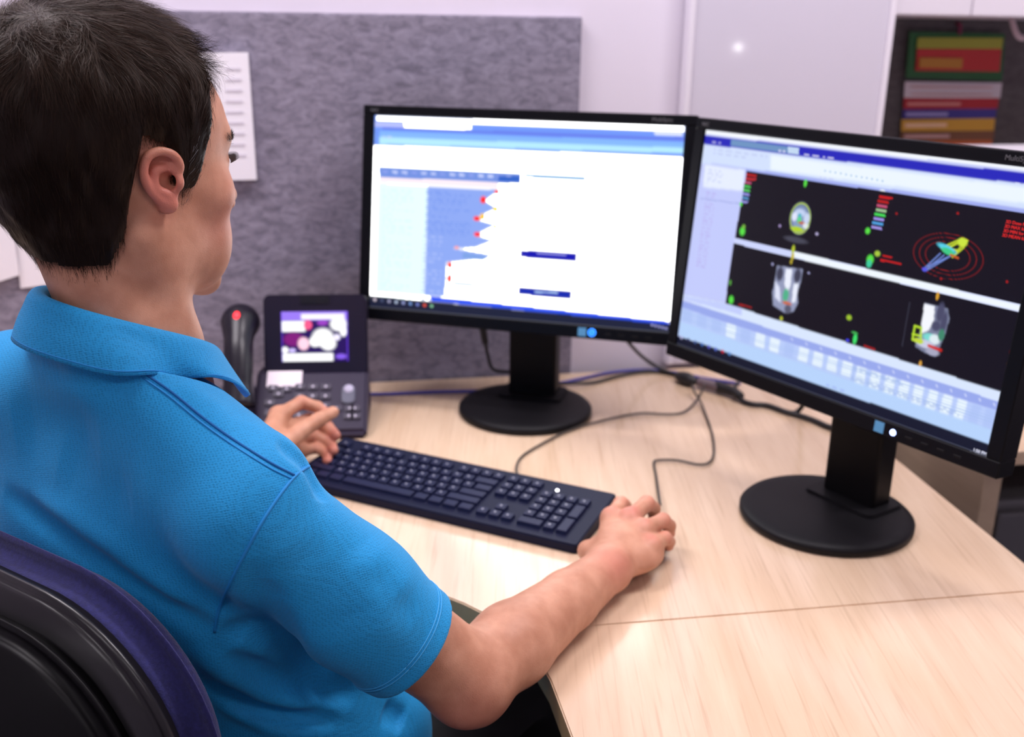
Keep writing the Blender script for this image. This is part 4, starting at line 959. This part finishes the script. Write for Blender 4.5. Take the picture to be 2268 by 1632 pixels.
# ---------------------------------------------------------------- shirt
so = trunk(.006)+[Ell(T_(-.12, .03, -.24), (.10, .075, .13), TA)]
ax = (ELB-SR)/np.linalg.norm(ELB-SR); LS = .196
axL = (EL2-SL)/np.linalg.norm(EL2-SL)
drop = np.array([.10, -.45, -.89])
slv = [Cone(SR, SR+ax*.12, .060, .059), Cone(SR+ax*.11+drop*.004, SR+ax*(LS+.05)+drop*.007, .058, .055)]
slvL = [Cone(SL, SL+axL*.12, .062, .060), Cone(SL+axL*.11, SL+axL*(LS+.04), .060, .058)]
loose = [Ell(T_(.055, .175, -.50), (.150, .100, .12), TA)]
folds = []
def shirt0(p):
    d = so[0](p)
    for a in so[1:]: d = smin(d, a(p), .038)
    for a in loose: d = smin(d, a(p), .03)
    def sl(S, A, parts):
        e = smin(parts[0](p), parts[1](p), .02); t = (p-S)@A
        e = smax(e, t-LS, .003)
        inner = np.sqrt(((p-S-t[:, None]*A-(drop if A is ax else -Z3)*.006)**2).sum(1))-.0495
        inner = np.maximum(inner, (LS-.06)-t); return smax(e, -inner, .003)
    d = smin(d, sl(SR, ax, slv), .018); d = smin(d, sl(SL, axL, slvL), .018)
    nh = np.sqrt((((p-T_(0, .050, -.02))@TA.T*[1/.078, 1/.076, 0])**2).sum(1)); hole = (nh-1)*.074   # neck opening
    hole = np.maximum(hole, -(p[:, 2]-NK[2]+.075)); d = smax(d, -hole, .006)
    return smax(d, (D-.24)-p[:, 2], .004)
def shirt(p):
    d = shirt0(p)
    for pts, c, r, amp, wd in folds:
        m = (np.abs(d) < .05) & ((((p-c)**2).sum(1)) < (r+wd*3)**2)
        if m.any():
            q, t = polydist(p[m], pts); d[m] += amp*np.exp(-(q/wd)**2)*np.clip(np.sin(np.pi*np.clip(t, .02, .98))*1.6, 0, 1)
    return d
def fold(px_, amp, wd):
    pts = hits(shirt0, px_)
    if len(pts) > 1: c = pts.mean(0); folds.append((pts, c, np.linalg.norm(pts-c, axis=1).max(), amp, wd))
FO = [([(610, 975), (650, 1000), (682, 1030), (705, 1075), (720, 1115)], .010, .009), ([(735, 1075), (760, 1115), (775, 1150)], -.004, .010),
 ([(560, 1230), (575, 1330), (600, 1400), (650, 1460)], .008, .012), ([(650, 1420), (740, 1490), (830, 1530)], -.005, .012), ([(0, 1085), (60, 1130), (140, 1185), (240, 1260), (330, 1320), (420, 1370), (480, 1410)], .011, .012),
 ([(60, 1100), (150, 1140), (250, 1210), (360, 1300), (450, 1380)], -.006, .013),
 ([(120, 1010), (200, 1070), (300, 1120)], .005, .030), ([(20, 930), (120, 960), (220, 1000)], .006, .030), ([(280, 1130), (420, 1140), (560, 1180)], -.005, .035),
 ([(480, 1400), (560, 1400), (620, 1430), (680, 1480), (760, 1530)], .015, .013), ([(590, 1290), (600, 1350), (640, 1420), (700, 1480)], .010, .015),
 ([(500, 1440), (600, 1500), (700, 1530), (800, 1545)], .014, .012), ([(420, 1420), (500, 1490), (600, 1545), (720, 1570)], -.010, .012), ([(440, 1500), (540, 1560), (640, 1590), (760, 1600)], .014, .011),
 ([(480, 1560), (600, 1612), (720, 1625)], -.006, .009), ([(640, 1200), (700, 1260), (760, 1340), (790, 1420)], .004, .030), ([(800, 1200), (850, 1280), (900, 1340)], -.003, .025),
 ([(850, 1570), (900, 1600), (980, 1625)], .014, .010), ([(820, 1250), (880, 1330), (930, 1370)], .003, .014), ([(90, 800), (200, 850), (300, 870)], .004, .012), ([(400, 850), (470, 900), (520, 960)], -.003, .012)]
for f_ in FO: fold(*f_)
HB = .0021
vs, F = surf_nets(skin, T_(0, 0, 0)-[.45, .45, .66], [.30, 1.60, D+.74], HB)
body = mesh_np('person', vs, F)
# skin colour: redder at knuckles, ears and elbow
def tint(v):
    t = np.zeros(len(v))
    def add(c, r, a): 
        t[:] = np.maximum(t, a*np.exp(-(((v-c)**2).sum(1))/r**2))
    for m in mcpR: add(m+Z3*.012, .010, .5)
    for f in tipR:
        add(f[0], .012, .55); add(f[2], .012, .6)
    for f in tipL: add(f[2], .014, .8); add(f[0], .012, .4)
    add(mcpR[1]+Z3*.01, .013, .8); add(WR+np.array([.01, -.02, .02]), .03, .45); add(ELB+np.array([0, -.03, -.02]), .035, .45)
    q = (v-HO)@HA.T; r = sym(q); e = np.abs(r-np.array([.088, -.008, 0])); t = np.maximum(t, .8*np.exp(-((e[:, 0]/.012)**4+(e[:, 1]/.022)**4+((e[:, 2]-.0)/.030)**4)))
    t = np.maximum(t, .5*np.exp(-(((r-np.array([.045, .07, -.03]))**2).sum(1))/.03**2))
    lp = np.exp(-((q[:, 0]/.022)**2+((q[:, 1]-.094)/.012)**2+((q[:, 2]+.059)/.010)**2)**1.0); return np.maximum(t, lp)
at = body.color_attributes.new('tint', 'FLOAT_COLOR', 'POINT'); tv = tint(vs)
dk = np.clip((vs[:, 2]-(D+.30))/.10, 0, 1)*0
at.data.foreach_set('color', np.stack([tv, dk, tv, np.ones(len(tv))], -1).astype(np.float32).ravel())
def skin_mat():
    m = bpy.data.materials.new('skin'); m.use_nodes = True; nt = m.node_tree; b = nt.nodes['Principled BSDF']; L = nt.links.new
    a = nt.nodes.new('ShaderNodeAttribute'); a.attribute_name = 'tint'; tc = nt.nodes.new('ShaderNodeTexCoord')
    n = nt.nodes.new('ShaderNodeTexNoise'); n.inputs['Scale'].default_value = 38; n.inputs['Detail'].default_value = 5; L(tc.outputs['Object'], n.inputs['Vector'])
    r = nt.nodes.new('ShaderNodeValToRGB'); r.color_ramp.elements[0].position = .35; r.color_ramp.elements[1].position = .68
    r.color_ramp.elements[0].color = (.52, .235, .140, 1); r.color_ramp.elements[1].color = (.66, .33, .21, 1); L(n.outputs['Fac'], r.inputs['Fac'])
    mx = nt.nodes.new('ShaderNodeMix'); mx.data_type = 'RGBA'; L(a.outputs['Fac'], mx.inputs[0]); L(r.outputs['Color'], mx.inputs[6]); mx.inputs[7].default_value = (.68, .20, .15, 1)
    sx_ = nt.nodes.new('ShaderNodeSeparateColor'); L(a.outputs['Color'], sx_.inputs[0]); L(sx_.outputs[0], mx.inputs[0])
    L(mx.outputs[2], b.inputs['Base Color'])
    b.inputs['Roughness'].default_value = .48; b.inputs['Specular IOR Level'].default_value = .4
    b.inputs['Subsurface Weight'].default_value = .12; b.inputs['Subsurface Radius'].default_value = (1, .35, .2); b.inputs['Subsurface Scale'].default_value = .006
    v = nt.nodes.new('ShaderNodeTexVoronoi'); v.inputs['Scale'].default_value = 900; L(tc.outputs['Object'], v.inputs['Vector'])
    n3 = nt.nodes.new('ShaderNodeTexNoise'); n3.inputs['Scale'].default_value = 220; n3.inputs['Detail'].default_value = 4; L(tc.outputs['Object'], n3.inputs['Vector'])
    ad_ = nt.nodes.new('ShaderNodeMath'); ad_.operation = 'ADD'; L(v.outputs['Distance'], ad_.inputs[0]); L(n3.outputs['Fac'], ad_.inputs[1])
    bp = nt.nodes.new('ShaderNodeBump'); bp.inputs['Strength'].default_value = .22; bp.inputs['Distance'].default_value = .0006
    L(ad_.outputs[0], bp.inputs['Height']); L(bp.outputs['Normal'], b.inputs['Normal']); return m
PMAT = skin_mat()
man = link('person', body, PMAT, None, True, label='seated man in a bright blue polo shirt, right hand on the mouse', category='person')
# shirt
hb2 = .0023
sv, SF = surf_nets(shirt, T_(0, 0, 0)-[.42, .42, .70], [.30, 1.45, D+.46], hb2, newton=1)
def cloth_mat(name, col, dots=True):
    m = bpy.data.materials.new(name); m.use_nodes = True; nt = m.node_tree; b = nt.nodes['Principled BSDF']; L = nt.links.new
    tc = nt.nodes.new('ShaderNodeTexCoord'); v = nt.nodes.new('ShaderNodeTexVoronoi'); v.inputs['Scale'].default_value = 430; v.inputs['Randomness'].default_value = .4
    mp = nt.nodes.new('ShaderNodeMapping'); mp.inputs['Rotation'].default_value = (.3, .2, -PH); mp.inputs['Scale'].default_value = (1, 1, 1.25)
    L(tc.outputs['Object'], mp.inputs['Vector']); L(mp.outputs[0], v.inputs['Vector'])
    bp = nt.nodes.new('ShaderNodeBump'); bp.inputs['Strength'].default_value = .55; bp.inputs['Distance'].default_value = .0007; bp.invert = False
    L(v.outputs['Distance'], bp.inputs['Height']); L(bp.outputs['Normal'], b.inputs['Normal'])
    r = nt.nodes.new('ShaderNodeValToRGB'); r.color_ramp.elements[0].position = .0; r.color_ramp.elements[1].position = .5
    r.color_ramp.elements[0].color = (*[c*.72 for c in col], 1); r.color_ramp.elements[1].color = (*[min(1, c*1.06) for c in col], 1)
    L(v.outputs['Distance'], r.inputs['Fac']); L(r.outputs['Color'], b.inputs['Base Color'])
    b.inputs['Roughness'].default_value = .7; b.inputs['Sheen Weight'].default_value = .25; b.inputs['Sheen Tint'].default_value = (.3, .7, 1, 1); b.inputs['Specular IOR Level'].default_value = .3
    return m
M_shirt = cloth_mat('blue_pique', (.012, .30, .66))
shm = mesh_np('polo_shirt', sv, SF); sh = link('polo_shirt', shm, M_shirt, man, True)
M_seam = mat('blue_seam', (.010, .26, .66), .7); M_thr = mat('pale_blue_thread', (.06, .42, .80), .6); M_dkseam = mat('deep_blue_seam', (.004, .13, .40), .8)
def seam_on(name, pts, r, m, sink=.0004, parent=sh):
    P = [tuple(p) for p in pts]; S = [(p.x, p.y) for p in smooth_pts([(*p, 0) for p in P], 7)]
    q = hits(shirt, S)
    if len(q) > 3:
        q2 = q.copy(); q2[1:-1] = (q[:-2]+q[1:-1]*2+q[2:])/4
        link(name, tube_me(list(q2), r, 6, raw=True), m, parent)
seam_on('shoulder_seam', [(322, 828), (380, 868), (450, 925), (520, 975), (600, 1025), (652, 1052)], .0011, M_dkseam)
seam_on('shoulder_seam', [(316, 836), (374, 877), (444, 934), (514, 984), (594, 1034), (646, 1060)], .0008, M_seam)
seam_on('sleeve_seam', [(716, 1022), (690, 1030), (652, 1056), (600, 1125), (556, 1200), (515, 1280), (485, 1350), (475, 1400)], .0014, M_seam)
# stitching that runs round the sleeve hem
uu = nrm(np.cross(ax, Z3)); ww = np.cross(ax, uu)
for off in (.020, .0235):
    ring_ = []
    for k in range(97):
        a = 2*math.pi*k/96; dr_ = uu*math.cos(a)+ww*math.sin(a); p = SR+ax*(LS-off)+drop*.006; t = .075
        for _ in range(40):
            v_ = shirt((p+dr_*t)[None])[0]
            if v_ < .0002: break
            t -= max(v_*.7, .0003)
        ring_.append(p+dr_*(t+.0001))
    link('hem_stitching', tube_me(ring_, .00055, 5, raw=True), M_thr, sh)
# collar: a folded band round the neck, standing at the nape and open at the throat
def collar():
    nA, v, f = 64, [], []
    prof_n = 9
    for i in range(nA+1):
        t = -1+2*i/nA; a = t*math.radians(158)               # 0 = nape
        s_ = abs(t)
        rx, ry = .070, .080-.012*s_
        cx = T_(-.018, .042+.006*s_, -.008)
        dirv = TR*math.sin(a)-TF*math.cos(a)
        zt_n = .034-.030*s_**1.6-.016*(s_**3)                # height of the fold above the neck point
        hgt = .040+.018*s_**2
        prof = [(-.014, -hgt*.95), (-.012, -hgt*.5), (-.0105, -.010), (-.007, -.002), (-.001, .0015), (.005, -.002), (.0095, -.012), (.0165+.004*s_, -hgt*.60), (.0225+.005*s_, -hgt*1.0)]
        R0 = np.array([rx*math.sin(a), -ry*math.cos(a)])
        for dr_, dz in prof:
            base = cx+TR*R0[0]+TF*R0[1]; v.append(base+dirv*dr_+Z3*(zt_n-.012+dz-.010*math.sin(a)-.016*(1-math.cos(a))))
    n = prof_n
    for i in range(nA):
        for k in range(n-1): f.append((i*n+k, (i+1)*n+k, (i+1)*n+k+1, i*n+k+1))
    v = np.array(v); offs = np.tile(np.array([0, 0, 0, 0, .004, .007, .009, .0105, .0125]), nA+1)
    for _ in range(4):
        d_, g_ = grad(shirt, v); need = np.where(offs > 0, np.clip(offs-d_, 0, .01), 0); g_[:, 2] = np.clip(g_[:, 2], -.2, 1); v = v+g_*need[:, None]
    v = v.reshape(nA+1, n, 3)
    for _ in range(5): v[1:-1] = (v[:-2]+2*v[1:-1]+v[2:])/4
    me = mesh_np('collar', v.reshape(-1, 3), f); o = link('collar', me, M_shirt, man, True)
    sd = o.modifiers.new('sub', 'SUBSURF'); sd.levels = 1; sd.render_levels = 2
    so_ = o.modifiers.new('thick', 'SOLIDIFY'); so_.thickness = .0022; so_.offset = 0
    return o, v
co, CV = collar()
link('collar_stitching', tube_me([CV[i, 8]*.86+CV[i, 7]*.14+np.array([0, 0, .0012]) for i in range(2, 63)], .0009, 5, n=2), M_seam, co)
# trousers and shoes
HPR = T_(.09, .13, -.60); HPL = T_(-.09, .13, -.60)
KR_ = HPR+TF*.40+TR*.06+Z3*.02; KL_ = HPL+TF*.42-TR*.06+Z3*.02
FR_ = np.array([KR_[0]+.02, KR_[1]+.05, .09]); FL_ = np.array([KL_[0]-.02, KL_[1]+.05, .09])
tr = [Ell(T_(0, .12, -.585), (.185, .14, .10), TA), Cone(HPR, KR_, .088, .068), Cone(HPL, KL_, .088, .068), Cone(KR_, FR_, .066, .048), Cone(KL_, FL_, .066, .048)]
trf = chain(tr, [.04]*4)
def trousers(p): return smax(trf(p), .085-p[:, 2], .004)
tv_, TFc = surf_nets(trousers, [-.75, .55, .05], [.25, 1.75, D-.02], .006)
M_tr = mat('black_trousers', (.008, .008, .010), .85, bump=(500, .3, .0006))
link('trousers', mesh_np('trousers', tv_, TFc), M_tr, man, True)
for f_ in (FR_, FL_):
    s_ = [Ell(f_+np.array([.02, .06, -.045]), (.046, .13, .045)), Ell(f_+np.array([0, 0, -.01]), (.042, .055, .05))]
    def shoe(p, s_=s_): return smax(smin(s_[0](p), s_[1](p), .02), .004-p[:, 2], .004)
    a_, b_ = surf_nets(shoe, f_-[.1, .12, .10], f_+[.12, .25, .08], .006); link('shoe', mesh_np('shoe', a_, b_), M_black, man, True)
# ---------------------------------------------------------------- hair
ZA = np.radians([0, 25, 38, 46, 51, 55, 58, 61, 70, 77, 84, 97, 102, 108, 117, 140, 180])
ZV = np.array([.104, .102, .098, .090, .074, .050, .004, -.016, -.018, -.010, .020, .026, -.008, -.052, -.076, -.080, -.074])
def hl(q): return np.interp(np.arctan2(np.abs(q[:, 0]), q[:, 1]+.010), ZA, ZV)
def hmask(q): h = q[:, 2]-hl(q); return h
def hthick(q):
    up_ = np.clip((q[:, 2]-.03)/.09, 0, 1); T = .0085+.010*up_**1.3; bk = np.clip((-q[:, 1]-.02)/.07, 0, 1); T = T+.003*bk*np.clip((q[:, 2]+.05)/.05, 0, 1)
    fr = np.clip((q[:, 1]-.02)/.06, 0, 1)*up_; T = T+.004*fr
    t = np.clip(hmask(q)/.040, 0, 1); t = t*t*(3-2*t); t = np.where(hmask(q) < 0, -np.clip(-hmask(q)/.004, 0, 1), t)
    cl_ = np.sin(q[:, 0]*170+np.sin(q[:, 1]*90)*2)*np.sin(q[:, 1]*150+np.cos(q[:, 0]*80)*2)*np.cos(q[:, 2]*110)
    return np.where(t > 0, .0012+t*(T+.0016*cl_), -.004+0*t)
bare = Local(lambda q: f_head(q, False), (0, 0, 0), .158)
def hair_sdf(p):
    q = (p-HO)@HA.T/HS; return smax(smin(bare(p), neck_f(p), .022)-hthick(q)*HS, -(q[:, 2]+.100)*HS, .002)
hv_, hF = surf_nets(hair_sdf, HO-[.17, .17, .13], HO+[.17, .17, .18], .0028, newton=1)
ql = (hv_-HO)@HA.T/HS; keep = hmask(ql) > .012
hF = hF[keep[hF].all(1)]; used = np.unique(hF); rm = -np.ones(len(hv_), int); rm[used] = np.arange(len(used))
M_hair = bpy.data.materials.new('dark_brown_hair'); M_hair.use_nodes = True
nt = M_hair.node_tree; b = nt.nodes['Principled BSDF']; a = nt.nodes.new('ShaderNodeAttribute'); a.attribute_name = 'tone'
nt.links.new(a.outputs['Color'], b.inputs['Base Color']); b.inputs['Roughness'].default_value = .45; b.inputs['Specular IOR Level'].default_value = .22; b.inputs['Specular Tint'].default_value = (1, .85, .75, 1)
hm = mesh_np('hair', hv_[used], rm[hF]); at = hm.color_attributes.new('tone', 'FLOAT_COLOR', 'POINT'); at.data.foreach_set('color', np.tile([.010, .0055, .004, 1.], (len(used), 1)).astype(np.float32).ravel())
hair = link('hair', hm, M_hair, man, True)
WH = np.array([.012, -.070, .090])
def strands(roots, length, seg, width, lift, name, tone, parent, fn, flow, jitter):
    n = len(roots); p = roots.copy(); P = [p.copy()]; _, nn = grad(fn, p); N_ = [nn]
    jt = rng.normal(0, jitter, (n, 3))
    for k in range(seg):
        _, g = grad(fn, p); t = flow(p)+jt+rng.normal(0, .05, (n, 3)); t -= g*(t*g).sum(1, keepdims=True); t /= np.maximum(np.linalg.norm(t, axis=1, keepdims=True), 1e-6)
        p = p+(t+g*lift[:, None]*(1-.55*k/seg))*(length/seg)[:, None]; P.append(p.copy()); N_.append(g)
    P = np.stack(P, 1); N_ = np.stack(N_, 1); tg = np.gradient(P, axis=1); sd_ = np.cross(tg, N_); sd_ /= np.maximum(np.linalg.norm(sd_, axis=2, keepdims=True), 1e-9)
    tw = rng.normal(0, .5, (n, 1, 1)); sd_ = sd_+N_*tw; sd_ /= np.linalg.norm(sd_, axis=2, keepdims=True)
    wd = width[:, None]*np.linspace(1, .25, seg+1)[None]; A_ = P-sd_*wd[..., None]/2; B_ = P+sd_*wd[..., None]/2
    V = np.stack([A_, B_], 2).reshape(-1, 3); base = (np.arange(n)*(seg+1)*2)[:, None]+np.arange(seg)[None]*2; base = base.ravel()
    Fq = np.stack([base, base+1, base+3, base+2], -1); me = mesh_np(name, V, Fq)
    c = np.repeat(tone, (seg+1)*2, 0); at = me.color_attributes.new('tone', 'FLOAT_COLOR', 'POINT'); at.data.foreach_set('color', np.concatenate([c, np.ones((len(c), 1))], 1).astype(np.float32).ravel())
    o = link(name, me, M_hair, parent, True); return o
def hflow(p):
    q = (p-HO)@HA.T/HS; r_ = q-WH; r_ /= np.maximum(np.linalg.norm(r_, axis=1, keepdims=True), .01)
    top = np.clip((q[:, 2]-.065)/.04, 0, 1)[:, None]; side = 1-top
    sw = np.cross(r_, np.array([0, -.3, 1.]))*.35
    cl_ = np.stack([np.sin(q[:, 1]*120+q[:, 2]*60), np.sin(q[:, 0]*130+q[:, 2]*70), np.sin(q[:, 0]*90-q[:, 1]*100)], -1)
    d = r_*(.8*top+.25*side)+np.array([0, 0, -1.])*side+np.array([.55, .8, 0])*top*(q[:, 1] > -.05)[:, None]*.9+sw*top+cl_*(.30*top+.14*side)
    bk = (q[:, 1] > .02)[:, None]*side*np.array([0, -.9, 0]); return (d+bk)@HA
cand = np.nonzero(hmask(ql) > -.004)[0]; ar = rng.choice(cand, 60000); hp_ = hv_[ar]+rng.normal(0, .0012, (60000, 3)); qq = (hp_-HO)@HA.T/HS
hh = hmask(qq); ok = hh > rng.uniform(-.004, .014, len(hh)); hp_ = hp_[ok]; qq = qq[ok]; hh = hh[ok]; nS = len(hp_)
topw = np.clip((qq[:, 2]-.05)/.05, 0, 1); low = np.clip(1-hh/.03, 0, 1)
LN = (.013+.018*topw-.008*low)*rng.uniform(.6, 1.2, nS)
_, g0 = grad(hair_sdf, hp_); hp_ = hp_-g0*.0015
tone = np.array([[.015, .0075, .0045]])*rng.uniform(.45, 1.5, (nS, 1)); tone = tone*(1+topw[:, None]*np.array([[.7, .55, .42]]))  # crown strands get lighter colour, standing in for light from above
grey = (qq[:, 1] > .022) & (qq[:, 1] < .075) & (qq[:, 2] < .045) & (rng.random(nS) < .16); tone[grey] = np.array([.20, .20, .21])*rng.uniform(.5, 1.3, (grey.sum(), 1))
ho = strands(hp_, LN, 5, rng.uniform(.00022, .00042, nS)*(1-.45*low), rng.uniform(.0, .16, nS)+topw*rng.uniform(0, .28, nS), 'hair_strands', tone, hair, hair_sdf, hflow, .16)
ho['kind'] = 'stuff'
# brows and lashes
skinh = lambda p: head(p)
def brow(sg):
    t = rng.random(420); q = np.stack([sg*(.016+.034*t), .0985-.022*t**2.0, .030+.006*np.sin(t*2.4)], -1)+rng.normal(0, .0014, (420, 3)); p = HO+q@HA*HS
    d_, g_ = grad(skinh, p); p = p-g_*(d_[:, None]+.0003)
    fl = lambda p_: np.tile(HR*sg*.9+HU*.35, (len(p_), 1))
    return strands(p, rng.uniform(.006, .010, 420), 3, rng.uniform(.0003, .0005, 420), rng.uniform(.1, .4, 420), 'eyebrow', np.tile([.035, .018, .011], (420, 1))*rng.uniform(.6, 1.6, (420, 1)), man, skinh, fl, .25)
brow(1); brow(-1)
M_eye = mat('eye_white', (.75, .72, .70), .15); M_iris = mat('iris', (.03, .05, .06), .1)
for sg in (1, -1):
    c = H_(sg*.031, .0780, .014); bm = bmesh.new(); bmesh.ops.create_uvsphere(bm, u_segments=24, v_segments=16, radius=.0128*HS); me = bpy.data.meshes.new('eye'); bm.to_mesh(me); bm.free(); me.transform(Matrix.Translation(c)); e_ = link('eye', me, M_eye, man, True)
    fe = nrm(HF*1-HU*.15); me = lathe_me([(0, .0002), (.0032, .0), (.0054, -.0009)], 20); zz = Vector(fe); xx = zz.orthogonal().normalized(); me.transform(Matrix.Translation(Vector(c+fe*.01295*HS))@frame((0, 0, 0), xx, zz.cross(xx))); link('iris', me, M_iris, e_)
    n_ = 60; t = np.linspace(-1, 1, n_); q = np.stack([sg*.031+t*.013, .0935-.004*t*t-.003*(t*sg > 0)*np.abs(t), .0165-.0035*t*t], -1); p = HO+q@HA*HS
    P_ = []; V_ = []; F_ = []
    for i in range(n_):
        o_ = nrm(HF*.9+HU*.55+HR*(t[i]*.7)); 
        for j, (s_, w_) in enumerate(((0, .0004), (.004, .0003), (.0085, .0001))):
            pp_ = p[i]+(o_*s_+HU*(s_*s_*18))*HS; V_ += [pp_-HR*w_, pp_+HR*w_]
        b0 = i*6; F_ += [(b0, b0+1, b0+3, b0+2), (b0+2, b0+3, b0+5, b0+4)]
    me = mesh_np('eyelashes', np.array(V_), F_); link('eyelashes', me, mat('lash', (.012, .008, .006), .5), man)
# ---------------------------------------------------------------- office chair
CB = Vector(T_(0, 0, 0)); CB.z = 0
MCh = frame(CB, Vector(TR), Vector(TF))
ch = thing('office_chair', 'navy blue office chair with a black plastic back behind the man', 'chair', M=MCh)
M_navy = mat('navy_fabric', (.016, .016, .105), .9, bump=(700, .5, .0008), vary=(300, .25)); M_navy.node_tree.nodes['Principled BSDF'].inputs['Sheen Weight'].default_value = .15
M_shell = mat('glossy_black_plastic', (.008, .007, .009), .32)
def outline(hw, zt_, zb_, rr, n=14):
    p = []
    for cx, cz_, a in ((hw-rr, zt_-rr, 0), (-hw+rr, zt_-rr, 90)):
        for i in range(n+1): t = math.radians(a+90*i/n); p.append((cx+rr*math.cos(t), cz_+rr*math.sin(t)))
    for cx, cz_, a in ((-hw+.05+.03, zb_+.05, 180), (hw-.05-.03, zb_+.05, 270)):
        for i in range(n+1): t = math.radians(a+90*i/n); p.append((cx+.05*math.cos(t), cz_+.05*math.sin(t)))
    return p
def slab(pts, f0, f1, bev, curve=0, seg=4):      # outline in (right, z), thickness along the facing axis
    me = prism_me(pts, 0, f1-f0, bev, seg=seg)
    for v in me.vertices:
        x, z, t = v.co.x, v.co.y, v.co.z; v.co = (x, f0+t+curve*x*x, z)
    me.flip_normals(); return me
zc = D
lean = lambda me: me.transform(Matrix.Translation((0, -.085, zc+.2))@Matrix.Rotation(math.radians(0), 4, 'X')@Matrix.Translation((0, .085, -zc-.2)))
me = slab(outline(.212, zc+.220, zc-.20, .150), -.120, -.083, .018, .35, 5); link('back_cushion', me, M_navy, ch, True)
me = slab(outline(.204, zc+.210, zc-.19, .146), -.140, -.1205, .006, .35, 3); link('back_trim', me, M_shell, ch, True)
me = slab(outline(.186, zc+.188, zc-.17, .130), -.168, -.1405, .012, .35, 4); link('back_shell', me, M_black, ch, True)
me = prism_me(rrect(-.24, .24, -.06, .40, .07), .405, .468, .025, seg=4); link('seat_cushion', me, M_navy, ch, True)
me = prism_me(rrect(-.22, .22, -.04, .38, .06), .385, .406, .006); link('seat_pan', me, M_black, ch)
box('back_bar', M_black, -.035, .035, -.20, -.174, .36, .72, ch, .006); box('back_bar', M_black, -.035, .035, -.20, .1, .355, .383, ch, .006)
link('gas_lift', lathe_me([(0, .08), (.03, .08), (.03, .24), (.018, .241), (.018, .36), (0, .36)], 24, Matrix.Translation((0, .14, 0))), M_black, ch)
for k in range(5):
    a = math.radians(72*k+20); M_ = Matrix.Translation((0, .14, 0))@Matrix.Rotation(a, 4, 'Z')
    me = prism_me([(0, -.028), (.30, -.017), (.31, 0), (.30, .017), (0, .028)], .065, .095, .006, M_); lg = link('base_leg', me, M_black, ch)
    me = lathe_me([(0, -.022), (.022, -.022), (.026, -.015), (.026, .015), (.022, .022), (0, .022)], 20, M_@Matrix.Translation((.29, 0, .027))@Matrix.Rotation(math.pi/2, 4, 'X')); link('caster', me, M_stand, lg)
#@@END
